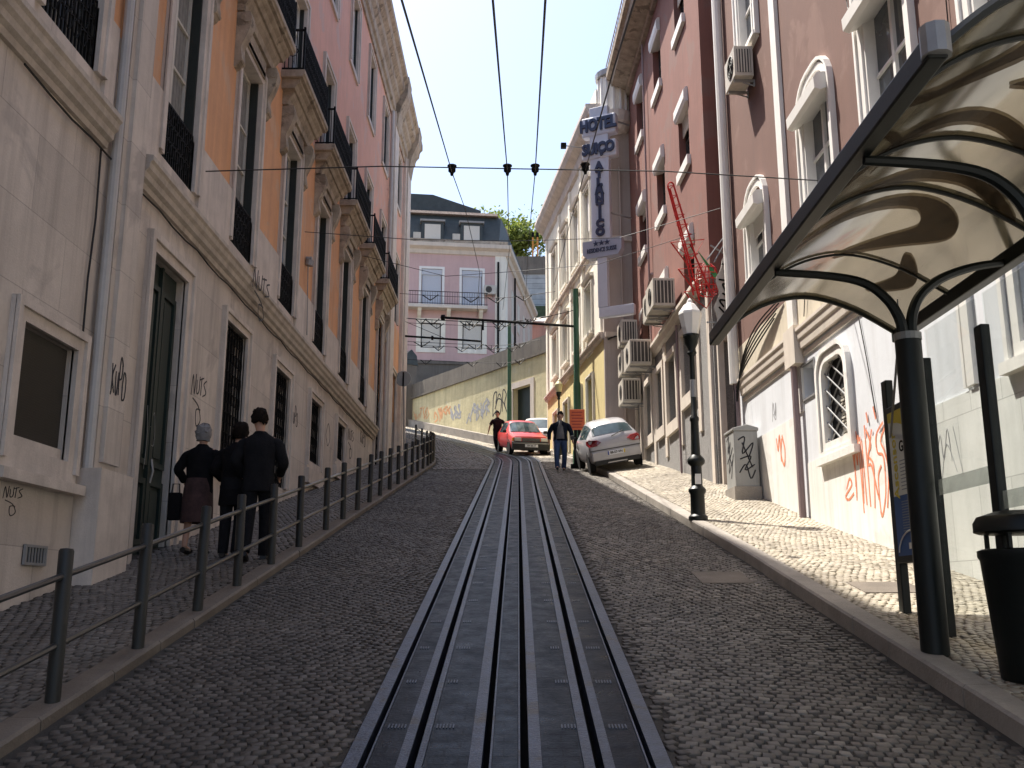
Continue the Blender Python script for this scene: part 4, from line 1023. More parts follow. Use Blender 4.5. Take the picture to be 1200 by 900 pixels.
# ------------------------------------------------------------------ ochre retaining wall round the bend
YW = thing('retaining_wall', 'ochre plastered retaining wall with grey parapet, dark doorway and graffiti across the bend', 'wall', (1.6, 46, 0), R(34))
yd = (1.72, 3.3, 8.5, 12.2)
MB(-1).wall(-5, 14.3, 5, 13.6, [yd], 0, .4).build('plaster_face', YWALL, YW)
MB(-1).box(.42, 14, -5, 14.2, 5, 13.55).build('terrace_fill', EARTH, YW)
MB(-1).box(.0, .42, 14.2, 14.35, 5, 13.6).build('wall_end', YWALL, YW)
q = MB(-1)
for i in range(13): q.fb(-5+i*1.485, -5+(i+1)*1.485-.012, -.3, .05, 13.61, 14.4+.01*(i % 3))
q.build('parapet', CONC, YW); MB(-1).fb(-5, 14.3, -.3, .12, 13.5, 13.608).build('coping', CONC, YW)
MB(-1).fb(yd[0]+.002, yd[1]-.002, -.36, -.3, yd[2], yd[3]-.002).build('garage_door', DOORG, YW)
q = MB(-1).frame(*yd, .3, -.02, .04, False); q.build('door_surround', CREAMT, YW)
q = MB(-1)
s = 3.7
while s < 14:
    e = min(s+1.5, 14.2); zz = G(1.6-.559*(s+.7), 46+.829*(s+.7))
    z1_ = G(1.6-.559*s, 46+.829*s)+.42; z2_ = G(1.6-.559*e, 46+.829*e)+.42
    q.prism([q.P(s, d, z1_+o) for d, o in ((-.02, -.9), (.28, -.9), (.28, 0), (-.02, .02))], q.P(e-s-.01, 0, z2_-z1_)*1.0 if False else Vector((0, e-s-.01, z2_-z1_))); s = e
q.build('stone_plinth', KERBM, YW)
def gro(lines, s, z, k, kz): return [[(s-a*k, z+b*kz) for a, b in ln] for ln in lines]
BLOB = [cm([(0,0),(.1,.9),(.5,1),(.4,.5),(.8,.9),(1.1,.6),(.9,0),(.5,.2),(0,0)]), cm([(1.2,.1),(1.3,1),(1.7,.8),(1.5,.4),(1.8,0)]), cm([(.3,.3),(.7,.7),(1.3,.5),(1.6,.2)])]
def scrib(seed, n=5):
    r = random.Random(seed); out_ = []
    for i in range(n):
        cx, cz = i*.38+r.uniform(-.1,.1), .4; out_.append(cm([(cx+r.uniform(-.28,.28), cz+r.uniform(-.5,.55)) for _ in range(r.randint(4, 7))], 5))
    return out_
MB(-1).strokes(gro(scrib(1, 6), 13.7, 12.0, .8, .9), .06, .003).build('graffiti', SPRAYF, YW); MB(-1).strokes(gro(scrib(2, 5), 11.3, 11.75, .9, .7), .11, .003).build('graffiti', SPRAYF, YW)
MB(-1).strokes(gro(scrib(3, 3), 9.3, 11.55, .8, .8), .11, .003).build('graffiti', SPRAYG, YW)
MB(-1).strokes(gro(scrib(4, 7), 7.6, 11.2, .85, 1.0), .09, .003).build('graffiti', SPRAYG, YW)
MB(-1).strokes(gro(BLOB, 5.2, 11.1, .75, 1.2), .06, .003).build('graffiti', SPRAYK, YW)
PR = thing('wall_pier', 'dark slate-hung pier standing at the far left end of the ochre wall', 'pier', (-6.75, 57.9, 0), R(34))
q = MB(); q.box(-.35, .5, -.4, .5, 9, 15.6); q.build('pier_shaft', CONC, PR); q = MB(); q.prism([(-.42, -.45, 15.6), (.55, -.45, 15.6), (.45, -.45, 16.2), (.1, -.45, 16.55), (-.3, -.45, 16.2)], (0, 1.0, 0)); q.build('pier_cap', SLATE, PR)

# ------------------------------------------------------------------ pink mansard house
PH = thing('mansard_house', 'pink house with slate mansard and dormers rising behind the ochre wall', 'building', (-1.15, 62, 0), R(-82.5))
S0, S1 = -12, .2
def shear(mb):
    mb.v = [(x, y - min(x, 0)*.269, z) for x, y, z in mb.v]; return mb
pw = [(s, s+1.35, 20.42, 22.98) for s in (-9.2, -5.2, -2.55)] ; pl = [(s+.03, s+1.32, 17.62, 19.3) for s in (-9.2, -5.2, -2.5)]
MB().wall(S0, S1, 12.5, 24.2, pw+pl, 0, .18).build('pink_wall', PINK_B, PH)
shear(MB().box(-15, -.2, S0, S1-.02-.06, 12.5, 24.2)).build('house_body', PINK_B, PH)
sidew = []
shear(MB().box(-15, 0, S1-.07, S1+.1, 12.5, 24.2)).build('side_wall', M('faded_pink_beige', (.60,.47,.40), .9, .12, .8, .2, 40, streak=.3), PH)
q = MB()
for x in (-3.5, -6.5, -9.5, -12.5):
    for z in (17.5, 20.5): q.box(x-.55, x+.55, S1+.1, S1+.14, z, z+2.2)
shear(q).build('side_window', FRAMEW, PH)
q = MB(); q.box(-.9, .03, S1+.1, S1+.16, 12.5, 24.2); shear(q); q.fb(S1-.55, S1+.16, -.02, .06, 12.5, 24.2); q.build('corner_pilaster', CREAM, PH)
MB().fb(S0, S1, -.02, .05, 12.5, 16.55).build('base_course', CONC, PH); MB().fb(S0, S1, -.02, .12, 16.55, 16.75).build('base_ledge', CONC, PH)
prof = [(-.02, 24.0), (.1, 24.05), (.15, 24.3), (.42, 24.45), (.45, 24.7), (-.02, 24.75)]
q = MB(); q.extrude(prof, S0, S1+.5); q.prism([(0, S1+.1-.02, 24.0), (0, S1+.2, 24.05), (0, S1+.3, 24.3), (0, S1+.52, 24.45), (0, S1+.55, 24.7), (0, S1+.08, 24.74)], (-15, 0, 0)); shear(q); q.build('cornice', CREAMT, PH)
MB().fb(S0, S1+.3, -.3, .1, 24.75, 25.05).build('gutter_course', STONE_W, PH)
# mansard slopes and top
q = MB(); q.prism([(.0, S0, 25.0), (-.9, S0, 27.1), (-13.5, S0, 27.1), (-14.8, S0, 25.0)], (0, S1-S0-.3, 0)); shear(q).build('mansard', SLATE, PH)
q = MB(); q.prism([(-14.8, S1-.31, 25), (-.02, S1-.31, 25), (-.9, S1-.9, 27.1), (-14, S1-.9, 27.1)], (0, .01, 0)); 
q = MB(); q.prism([(-.6, S0, 27.12), (-.6, S1-.5, 27.12), (-.75, S1-.55, 27.35), (-.75, S0, 27.35)], (-12.8, 0, 0)); q.prism([(-.75, S0, 27.351), (-7, S0, 28.7), (-13.3, S0, 27.351)], (0, S1-S0-.8, 0)); shear(q).build('tiled_roof', ROOFD, PH)
MB().prism([(-1.3, -8, 27.4), (-1.3, -8, 28.75), (-1.3, -4.5, 28.75), (-1.3, -1.2, 27.75), (-1.3, -1.2, 27.4)], (-2.5, 0, 0)).build('roof_hut', SLATE, PH)
for s in (-9.0, -5.05, -2.45):
    o = MB().fb(s-.2, s+1.25, -1.0, -.02, 24.9, 26.35).build('dormer', SLATE, PH)
    q = MB(); q.extrude([(-1, 26.3), (.1, 26.3), (.12, 26.42), (-1, 26.6)], s-.3, s+1.35); q.build('dormer_hood', GREYM, o)
    MB().fb(s, s+1.05, -.02, .02, 24.95, 26.1).build('dormer_shutter', SHUTTER, o)
    q = MB(); q.fb(s-.75, s-.25, -.35, .02, 24.95, 25.5); q.build('dormer_unit', ACBOX, o)
for h, sm_ in zip(pw, (1, 1, 1)):
    wo = MB().fb(h[0]+.05, h[1]-.05, -.12, -.08, h[2], h[3]).build('french_window', SHUTB, PH); MB().frame(*h, .16, -.02, .05, False).build('surround', WHITE, wo)
    MB().fb(h[0]+.02, h[1]-.02, -.07, .0, h[3]-.4, h[3]-.02).build('shutter_box', SHUTB, wo)
for h in pl:
    wo = MB().fb(h[0]+.02, h[1]-.02, -.12, -.08, h[2], h[3]).build('window', SHUTTER, PH); MB().frame(*h, .3, -.02, .04).build('surround', CREAM, wo)
    MB().frame(h[0]+.06, h[1]-.06, h[2]+.06, h[3]-.06, .05, -.1, -.05).build('sash', IRON, wo)
q = MB(); q.fb(S0, -.9, 0, .75, 20.15, 20.36); bo = q.build('balcony', CREAMT, PH)
q = MB()
for s in (-10, -7.4, -5.3, -3.4, -1.3): q.prism([q.P(s-.12, d, z) for d, z in ((0, 20.148), (.6, 20.148), (.55, 20.0), (.2, 19.7), (0, 19.6))], (0, .24, 0))
q.build('balcony_corbel', CREAM, bo)
q = MB(); q.fb(S0, -.9, .70, .73, 21.2, 21.24); q.fb(S0, -.9, .70, .72, 20.42, 20.45)
for s in np.arange(S0, -.9, .16): q.fb(s-.008, s+.008, .705, .721, 20.36, 21.2)
q.build('balcony_railing', IRON, bo)
q = MB(); q.bar((.12, S1-.35, 14), (.12, S1-.35, 23.6), .07); q.build('black_downpipe', IRON, PH)
q = MB(); q.bar((-4, S1+.22, 13), (-4, S1+.22, 23.9), .07); q.bar((-9, S1+.22, 13), (-9, S1+.22, 19.5), .07); shear(q).build('black_downpipe', IRON, PH)
aircon('white air conditioner beside the pink house balcony door', PH.location, R(-82.5), -.72, 21.3, .75, .6, .3, .1, 1, None, False)
# neighbours up the hill
LH = thing('low_pink_house', 'low faded pink house with pale tiled roof between the mansard house and the hotel', 'building', (2.9, 79, 0), 0)
MB().box(-3.6, 5, 0, 7, 12, 24.4).build('wall', M('faded_brick_pink', (.46,.27,.215), .9, .12, .8, .2, 40, streak=.2), LH); MB().prism([(-3.8, -.3, 24.4), (5.2, -.3, 23.9), (5.2, 3.5, 25.4), (-3.8, 3.5, 25.7)], (0, 0, .12)).build('roof', CREAMT, LH)
GW = thing('castle_wall', 'high grey stone terrace wall below the tree on the hilltop', 'wall', (3, 86, 0), 0)
MB().box(-9, 14, 0, 1.2, 12, 30.9).build('stone_wall', GREYSTN, GW); MB().box(-9.05, 14, -.08, 1.25, 30.9, 32.6).build('upper_band', CONC, GW); MB().box(-4, 14, -2.2, -.1, 24, 27.2).build('ivy_bank', M('ivy_green', (.035,.06,.03), .8, .5, 6, .6, 20), GW)

# ------------------------------------------------------------------ hilltop trees
def leaf_mat(name, a, b):
    m, nt, bs, out = newmat(name); g = nt.nodes.new('ShaderNodeNewGeometry')
    c = ramp(nt, g.outputs['Random Per Island'], [(0, a), (.5, tuple((x+y)/2 for x, y in zip(a, b))), (1, b)])
    nt.links.new(c, bs.inputs['Base Color']); bs.inputs['Roughness'].default_value = .6
    tr = nt.nodes.new('ShaderNodeBsdfTranslucent'); nt.links.new(c, tr.inputs[0]); mx = nt.nodes.new('ShaderNodeMixShader'); mx.inputs[0].default_value = .45
    nt.links.new(bs.outputs[0], mx.inputs[1]); nt.links.new(tr.outputs[0], mx.inputs[2]); nt.links.new(mx.outputs[0], out.inputs[0]); return m
LEAF = leaf_mat('spring_leaves', (.11,.16,.03), (.30,.34,.08)); LEAF2 = leaf_mat('blue_green_leaves', (.05,.09,.05), (.12,.17,.10)); BARK = M('bark', (.09,.065,.045), .9, .3, 8, .6, 30)
def tree(lab, loc, h, rad, leaf, nl=2600, seed=1, sparse=.35, ls=.2):
    rd = random.Random(seed); t = thing('deciduous_tree', lab, 'tree', loc, 0, 'trees on the hilltop')
    q = MB(); th = h*.42; tips = []
    q.tube(catmull([(0,0,-.5), (.08*h*.2, .0, th*.5), (0, .02*h, th)], 4), h*.028, 8, False, h*.018)
    for k in range(9):
        a = k*2.4 + rd.random(); el = rd.uniform(.35, 1.3); L = h*rd.uniform(.35, .52); p0 = Vector((0, .02*h*rd.random(), th*rd.uniform(.7, 1)))
        d = Vector((math.cos(a)*math.cos(el), math.sin(a)*math.cos(el), math.sin(el)))
        p1 = p0 + d*L*.5 + Vector((0, 0, .04*h)); p2 = p0 + d*L + Vector((rd.uniform(-.05,.05)*h, rd.uniform(-.05,.05)*h, rd.uniform(-.02,.06)*h))
        q.tube(catmull([p0, p1, p2], 4), h*.012, 5, False, h*.003); tips += [p2, (p1+p2)/2, p1]
        for m in range(4):
            p3 = p1.lerp(p2, rd.uniform(.2, 1)); p4 = p3 + Vector((rd.uniform(-1,1), rd.uniform(-1,1), rd.uniform(-.3,.9)))*h*.13
            q.bar(p3, p4, h*.004, 4, h*.0015); tips.append(p4)
    q.build('trunk', BARK, t, True)
    c = MB()
    cl = [(p + Vector((rd.gauss(0,.03), rd.gauss(0,.03), rd.gauss(0,.03)))*h, rd.uniform(.06, .13)*h) for p in tips for _ in range(2) if rd.random() > sparse]
    for i in range(nl):
        p, r = cl[i % len(cl)]
        v = Vector((rd.gauss(0,1), rd.gauss(0,1), rd.gauss(0,.8)))*r*.6 + p
        n = Vector((rd.gauss(0,1), rd.gauss(0,1), rd.gauss(0,1)+.6)).normalized(); a = n.orthogonal().normalized(); b = n.cross(a); s = ls*rd.uniform(.6, 1.3)
        c.add([v-a*s, v+b*s*.5, v+a*s, v-b*s*.5], [(0,1,2,3)])
    me = bpy.data.meshes.new('crown'); me.from_pydata(c.v, [], c.f); me.materials.append(leaf); o = bpy.data.objects.new('crown', me); COL.objects.link(o); o.parent = t
    return t
tree('bright spring green tree above the slate mansard roof', (-1.3, 95, 30.5), 10.4, 4, LEAF, 6500, 3, .05, .24)
tree('thin half-bare tree beside the orange posts on the hilltop', (3.2, 97, 31), 6.3, 3, LEAF2, 900, 8, .4, .2)
tree('tall green tree standing at the left edge of the terrace', (-7, 96, 30), 8.6, 4, LEAF, 2600, 5, .3, .24)
OP = thing('orange_posts', 'pair of slim orange lattice posts beside the hilltop tree', 'mast', (1.7, 90, 31), 0)
ORM = M('orange_paint', (.65,.27,.05), .5, .15, 4)
for x in (-.28, .28): 
    q = MB(); q.flat((x, 0, 0), (x*.8, 0, 5.0), .16, .16, (1, 0, 0)); po = q.build('post', ORM, OP); q = MB(); q.box(x*.8-.13, x*.8+.13, -.1, .1, 5.0, 5.5); q.build('lamp_head', IRON, po)
q = MB()
for k in range(6): q.flat((-.27, 0, .6+k*.7), (.25, 0, .95+k*.7), .05, .05)
q.build('cross_braces', ORM, OP)

# ------------------------------------------------------------------ railing along the left kerb
RL = thing('pavement_railing', 'dark grey two-bar pedestrian railing along the left kerb, curving away at the top', 'railing', (-2.85, 6.37, 0))
def rx(y): return float(xl(np.array(y))) - .09
py_ = [3.5, 4.9]; 
for y in (6.24, 7.56, 8.9, 10.1, 11.45, 12.85, 14.6, 16.0, 17.4, 18.8, 20.2, 21.7, 23.2, 24.7, 26.2, 27.7, 29.2, 30.7, 31.9, 33.0, 34.1, 35.3, 36.5, 37.8, 39.2, 40.8, 42.4): py_.append(y)
tops = []
for y in py_:
    x = rx(y); z = float(fnl(np.array(x), np.array(y)))-.0 
    lx, ly = x+2.85, y-6.37
    q = MB(); q.lathe([(.0, -.1), (.046, -.1), (.046, .91), (.038, .925), (.0, .93)], (0, 0, 0), 12); po_ = q.build('post', RAILPNT, RL, True); po_.location = (lx, ly, z); po_.rotation_euler = (random.gauss(0, .012), random.gauss(0, .012), 0)
    tops.append((lx, ly, z))
for h, nm in ((.76, 'upper_bar'), (.34, 'lower_bar')):
    q = MB(); q.tube([(a, b, z+h) for a, b, z in tops], .022, 8); q.build(nm, RAILBAR, RL, True)

# ------------------------------------------------------------------ street lamp
def street_lamp(lab, loc, sc=1.0, globe=None):
    t = thing('street_lamp', lab, 'street lamp', loc, 0)
    q = MB(); q.lathe([(.0,0),(.17,0),(.17,.06),(.13,.1),(.125,.45),(.155,.5),(.155,.54),(.1,.6),(.095,.95),(.15,1.0),(.16,1.04),(.15,1.08),(.085,1.15),(.075,1.5),(.07,1.75),(.085,1.78),(.085,1.82),(.055,1.86),(.045,2.95),(.06,2.98),(.06,3.02),(.045,3.05),(.05,3.08),(0,3.08)], (0,0,0), 16)
    q.build('post', GREENM, t, True)
    q = MB(); q.lathe([(0,2.98),(.07,2.98),(.09,3.02),(.075,3.06),(.07,3.1),(.12,3.2),(.13,3.3),(.15,3.32),(.15,3.36),(0,3.36)], (0,0,0), 16); q.build('globe_holder', GREENM, t, True)
    q = MB(); q.lathe([(0,3.34),(.125,3.345),(.165,3.5),(.218,3.74),(.21,3.785),(.11,3.93),(.06,3.965),(.045,4.02),(0,4.07)], (0,0,0), 8); q.build('globe', globe, t)
    q = MB(); q.box(-.05,.05,-.135,-.115,.62,.8); q.build('sticker', WHITE, t); q = MB(); q.lathe([(.054,2.2),(.056,2.22),(.056,2.5),(.054,2.52)], (0,0,0), 12); q.build('torn_sticker', GREYM, t)
    t.scale = (sc, sc, sc); return t
GLOBE = M('opal_globe', (.80,.79,.76), .25, .04, 3); GLOBEY = M('yellowed_globe', (.66,.60,.36), .3, .05, 3)
street_lamp('dark green lamp post with white acorn globe on the sunlit kerb', (2.80, 15.35, 3.05), .885, GLOBE)
street_lamp('distant dark lamp post with yellowed globe in front of the hotel', (1.55, 36.4, G(1.5, 36.4)+.1), .72, GLOBEY)

# ------------------------------------------------------------------ bus shelter
BS = thing('bus_shelter', 'dark metal shelter with smoked barrel-vault canopy on one visible column', 'bus shelter', (2.95, 7.2, 0))
o_ = (2.95, 7.2)
VT = catmull([(1.98, 4.42, 0), (2.28, 4.66, 0), (2.60, 4.80, 0), (2.95, 4.83, 0), (3.36, 4.70, 0), (3.76, 4.46, 0)], 4)
YA, YB = 4.2, 9.45
def sl3(x, z, y): return (x-o_[0], y-o_[1], z)
q = MB(); q.flat(sl3(1.96, 4.40, YA-.05), sl3(1.96, 4.40, YB+.05), .10, .13); q.build('front_beam', GREENM, BS, bevel=.012)
q = MB(); q.flat(sl3(3.78, 4.42, YA), sl3(3.78, 4.42, YB+.05), .10, .12); q.build('rear_beam', GREENM, BS, bevel=.012)
q = MB(); q.lathe([(0, 4.35), (.07, 4.35), (.07, 4.5), (0, 4.5)], sl3(1.96, 0, YA-.03), 10); q.build('beam_cap', GREYM, BS)
CANOPY = thin_mat('smoked_canopy', (.085,.074,.05), .5, (.033,.028,.017), .05, .12)
ny = 14
vs = []; fs = []
for j in range(ny+1):
    y = YA + (YB-YA)*j/ny
    for p in VT: vs.append(sl3(p.x, p.y, y))
m_ = len(VT)
for j in range(ny):
    for k in range(m_-1): fs.append((j*m_+k, j*m_+k+1, (j+1)*m_+k+1, (j+1)*m_+k))
me = bpy.data.meshes.new('canopy'); me.from_pydata(vs, [], fs); me.materials.append(CANOPY); me.polygons.foreach_set('use_smooth', [True]*len(fs))
co = bpy.data.objects.new('canopy', me); COL.objects.link(co); co.parent = BS
for y, r_ in ((YB, .022), (8.2, .012), (6.75, .018), (5.95, .018), (4.75, .018), (YA, .03)):
    q = MB(); q.tube([sl3(p.x, p.y-.015, y) for p in VT], r_, 6); q.build('canopy_rib', GREENM, BS, True)
# printed ribbon swirls on the canopy
DECAL = thin_mat('brown_print', (.34,.27,.20), .5, (.035,.024,.014), .03, .2)
def vz(x):
    for a, b in zip(VT[:-1], VT[1:]):
        if a.x <= x <= b.x: return a.y + (b.y-a.y)*(x-a.x)/(b.x-a.x)
    return VT[-1].y if x > 3 else VT[0].y
def swirl(pts, w_):
    P = catmull([(a, b, 0) for a, b in pts], 7); vs = []; fs = []
    for i, p in enumerate(P):
        t = P[min(i+1, len(P)-1)] - P[max(i-1, 0)]; n = Vector((-t.y, t.x, 0)).normalized()
        ww = w_*(.06+.94*math.sin(math.pi*(i+.5)/len(P))**.7)
        for sgn in (-1, -.33, .33, 1):
            e = p + n*ww*sgn*.5; x = min(max(e.x, 2.0), 3.74); vs.append(sl3(x, vz(x)-.012, min(max(e.y, YA+.02), YB-.02)))
    for i in range(len(P)-1):
        for k in range(3): fs.append((i*4+k, i*4+k+1, i*4+5+k, i*4+4+k))
    me = bpy.data.meshes.new('canopy_print'); me.from_pydata(vs, [], fs); me.materials.append(DECAL)
    o = bpy.data.objects.new('canopy_print', me); COL.objects.link(o); o.parent = co
swirl([(2.05, 4.9), (2.4, 5.2), (2.75, 5.0), (2.85, 4.6), (2.6, 4.35)], .16)
swirl([(2.1, 6.6), (2.35, 6.0), (2.7, 5.7), (3.1, 5.75), (3.5, 6.1)], .20)
swirl([(2.1, 5.3), (2.3, 5.6), (2.45, 5.9), (2.42, 6.3)], .07)
swirl([(2.9, 5.3), (3.2, 5.2), (3.5, 5.35), (3.7, 5.7)], .18)
swirl([(2.15, 7.6), (2.6, 7.2), (3.1, 7.0), (3.3, 7.35), (3.1, 7.8), (2.8, 8.3)], .26)
swirl([(2.3, 6.9), (2.75, 6.6), (3.2, 6.5), (3.6, 6.75)], .22)
swirl([(3.3, 7.9), (3.45, 8.4), (3.3, 8.9)], .16)
for yc in (7.2, 5.22):
    zb = float(fnr(np.array(2.95), np.array(yc)))
    q = MB(); q.lathe([(0, zb-.05), (.098, zb-.05), (.095, 3.78), (0, 3.78)], sl3(2.95, 0, yc), 18); q.build('column', GREENM, BS, True)
    q = MB(); q.lathe([(.0, 3.775), (.1, 3.775), (.1, 3.83), (0, 3.83)], sl3(2.95, 0, yc), 18); q.build('collar', GREYM, BS)
    for pts in ([(2.92, 3.82), (2.90, 3.95), (2.82, 4.10), (2.66, 4.23), (2.4, 4.29), (1.98, 4.32)], [(2.98, 3.82), (3.0, 3.98), (3.08, 4.14), (3.25, 4.27), (3.5, 4.36), (3.76, 4.40)]):
        q = MB(); q.tube([sl3(p.x, p.y, yc) for p in catmull([(a, b, 0) for a, b in pts], 4)], .045, 8, False, .03); q.build('arm', GREENM, BS, True)
q = MB(); q.bar(sl3(2.98, 3.78, 7.25), sl3(3.28, 3.5, 7.74), .008); q.bar(sl3(2.98, 3.9, 7.25), sl3(3.3, 3.2, 7.78), .008); q.bar(sl3(2.9, 3.8, 7.25), sl3(3.25, 3.2, 8.5), .01); q.build('stay_rods', GREYM, BS)
for y in (8.55, 7.72, 6.72, 5.7):
    zb = float(fnr(np.array(3.28), np.array(y)))
    q = MB(); x, yy_, _ = sl3(3.28, 0, y); q.box(x-.035, x+.035, yy_-.055, yy_+.055, zb-.05, 3.76); q.build('screen_post', GREENM, BS, bevel=.01)
SGLASS = thin_mat('clear_glass_sheet', (.96,.98,.975), 1.0, None, .03, .03); FROST = thin_mat('frosted_band', (.8,.82,.81), .8, (.7,.72,.7), .02, .3)
for a, b in ((5.76, 6.66), (6.78, 7.66)):
    zb = float(fnr(np.array(3.28), np.array((a+b)/2)))
    x, ya, _ = sl3(3.28, 0, a); _, yb, _ = sl3(3.28, 0, b)
    q = MB(); q.box(x-.005, x+.005, ya, yb, zb+.25, 3.98); go = q.build('glass_panel', SGLASS, BS)
    q = MB(); q.box(x-.008, x-.0055, ya+.01, yb-.01, zb+1.15, zb+1.27); q.build('frosted_band', FROST, go)
# timetable case
TT = thing('timetable_case', 'framed yellow, white and blue lift timetable hung between shelter posts', 'timetable', (3.28, 8.14, 0))
q = MB(); q.box(-.05, .05, -.36, .36, 2.16, 3.5); q.build('case_frame', GREENM, TT, bevel=.01)
q = MB(); q.box(-.056, -.051, -.31, .31, 2.72, 3.44); po = q.build('poster_sheet', M('poster_white', (.66,.68,.66), .4, .05, 3), TT)
q = MB(); q.box(-.0562, -.0512, -.31, .31, 2.22, 2.718); q.build('blue_panel', M('poster_blue', (.03,.09,.26), .4, .1, 3), TT)
YEL = M('poster_yellow', (.62,.50,.04), .45, .06, 3)
q = MB(); q.prism([(-.0565, y, z) for y, z in [(.31, 3.44), (-.31, 3.44), (-.31, 3.2), (-.1, 3.27), (.1, 3.33), (.31, 3.36)]], (-.002, 0, 0)); q.build('yellow_corner', YEL, TT)
text_mesh('Ascensor', .15, .003, 'lettering', YEL, TT, basis((-.0575, .22, 2.98), (0, 0, 1), (0, 1, 0)) @ Matrix.Diagonal((1, 1, 1, 1)), .002)
text_mesh('Gl\u00f3ria', .13, .003, 'lettering', IRON, TT, basis((-.058, -.06, 3.12), (0, -1, 0), (0, 0, 1)), .002)
q = MB()
for k in range(9): q.box(-.0575, -.056, -.28, .12, 3.0-k*.03, 3.008-k*.03)
for k in range(12): q.box(-.0582, -.0563, -.22, .15, 2.66-k*.022, 2.667-k*.022)
q.build('small_print', M('print_grey', (.25,.28,.33), .6, .1, 3), TT)
q = MB(); q.tube([(-.058, .28*math.cos(a), 2.22+.2*math.sin(a)) for a in np.linspace(.15, 3.0, 12)], .008, 4); q.box(-.059, -.0563, -.06, .06, 2.27, 2.32); q.build('emblem', WHITE, TT)
OS = thing('route_flag', 'small orange stop flag hanging behind the shelter column', 'sign', (3.22, 7.95, 0))
q = MB(); q.box(-.012, .012, -.13, .13, 3.42, 3.86); q.build('flag_plate', M('orange_flag', (.72,.19,.05), .45, .08, 3), OS, bevel=.008)
q = MB()
for k in range(3): q.box(-.0145, -.0125, -.1, .09-.03*k, 3.52+k*.1, 3.56+k*.1)
q.build('flag_marks', YEL, OS); q = MB(); q.bar((0, .05, 3.86), (0, .05, 4.35), .006); q.build('hanger', GREYM, OS)

# ------------------------------------------------------------------ litter bin
zb = float(fnr(np.array(3.3), np.array(6.45)))
BN = thing('litter_bin', 'tapered dark green litter bin with domed lid at the right edge', 'litter bin', (3.29, 6.5, zb))
q = MB(); q.lathe([(0, .0), (.19, .0), (.205, .02), (.262, .76), (.275, .78), (.275, .82), (.25, .83), (.245, .78), (.0, .76)], (0,0,0), 28); q.build('body', GREENM, BN, True)
q = MB(); q.lathe([(0, .93), (.26, .93), (.285, .94), (.285, 1.0), (.26, 1.04), (.15, 1.075), (0, 1.085)], (0,0,0), 28); q.build('lid', GREENM, BN, True)
for k in range(4): a = .785+k*1.57; MB().box(.22*math.cos(a)-.012, .22*math.cos(a)+.012, .22*math.sin(a)-.012, .22*math.sin(a)+.012, .78, .935).build('lid_support', GREENM, BN)

# ------------------------------------------------------------------ cable cabinet with tags
zb = float(fnr(np.array(4.15), np.array(18.0)))-.03
CB = thing('cable_cabinet', 'pale grey tagged utility cabinet with sloping top against the white wall', 'cabinet', (4.13, 18.05, zb), R(1.7))
q = MB(); q.prism([(-.2, -.3, .2), (-.2, .35, .2), (-.2, .35, 1.22), (-.2, -.3, 1.22)], (.44, 0, 0)); q.prism([(-.22, -.32, 1.221), (.26, -.32, 1.221), (.26, -.32, 1.28), (.05, -.32, 1.34), (-.22, -.32, 1.27)], (0, .69, 0))
q.build('cabinet_shell', M('cabinet_grey', (.33,.33,.315), .5, .1, 4, 0, streak=.4), CB, bevel=.012)
q = MB(); q.box(-.23, .26, -.33, .38, -.1, .2); q.build('cabinet_plinth', KERBM, CB)
q = MB(); q.sg = -1
q.strokes([[(-a*.5+.22, .5+b*.6) for a, b in ln] for ln in [cm([(0,1),(.3,1.1),(.1,.6),(.5,.9),(.3,.4),(.8,.7)]), cm([(.0,.3),(.4,.5),(.2,.0),(.7,.3),(.5,-.2)]), cm([(.2,.8),(.6,.2),(.9,.5)])]], .03, .203)
q.build('tag_marks', SPRAYK, CB)
q = MB()
for ln in (cm([(-.12,1.05),(.0,1.1),(-.05,.8),(.15,1.0),(.05,.7)]), cm([(-.1,.7),(.1,.75),(-.02,.5),(.16,.6)]), cm([(-.12,.45),(.0,.6),(.08,.35),(.17,.5)]), cm([(-.05,1.0),(.12,.55)])):
    q.tube([(x, -.304, z) for x, z in ln], .012, 4)
q.build('tag_marks', SPRAYK, CB)

# ------------------------------------------------------------------ red tubular ornament and curly sign on the red house
RO = thing('tube_ornament', 'leaning red tubular ladder tower ornament with green fin on the red house corner', 'ornament', (3.95, 20.0, 8.1))
ax0 = Vector((-.05, 0, 0)); ax1 = Vector((-.62, 0, 2.5)); q = MB()
for dx, dy in ((-.09, -.08), (.09, -.08), (0, .1)):
    q.tube([ax0+Vector((dx*2.2, dy*2.2, 0)), ax0.lerp(ax1, .35)+Vector((dx*1.1, dy*1.1, 0)), ax1+Vector((dx*.75, dy*.7, 0))], .02, 6)
for k in range(1, 12):
    f = k/11; c = ax0.lerp(ax1, f); w_ = (1-f)*1.5+.75
    q.tube([c+Vector((-.09*w_, -.08*w_, 0)), c+Vector((.09*w_, -.08*w_, .03)), c+Vector((0, .1*w_, 0))], .011, 5, True)
q.tube([ax1+Vector((.07*math.cos(a), -.06, .1*max(0, math.sin(a)))) for a in np.linspace(0, math.pi, 7)], .018, 6)
q.build('ladder_tower', REDM, RO, True)
for z, w_ in ((.05, .36), (.55, .36), (1.15, .36)):
    q = MB(); c = ax0.lerp(ax1, z/2.5); q.tube([c+Vector((-w_, -.1, .05)), c+Vector((w_, -.1, .12)), c+Vector((.1, -.05, -.3)), ], .016, 5, True); q.tube([c+Vector((-w_, -.1, .05)), c+Vector((-.02, -.05, -.42))], .016, 5); q.build('star_strut', REDM, RO)
q = MB(); q.lathe([(.1, -.05), (.2, .0), (.24, .25), (.2, .55), (.1, .65)], (.1, .05, .1), 8); 
q2 = MB()
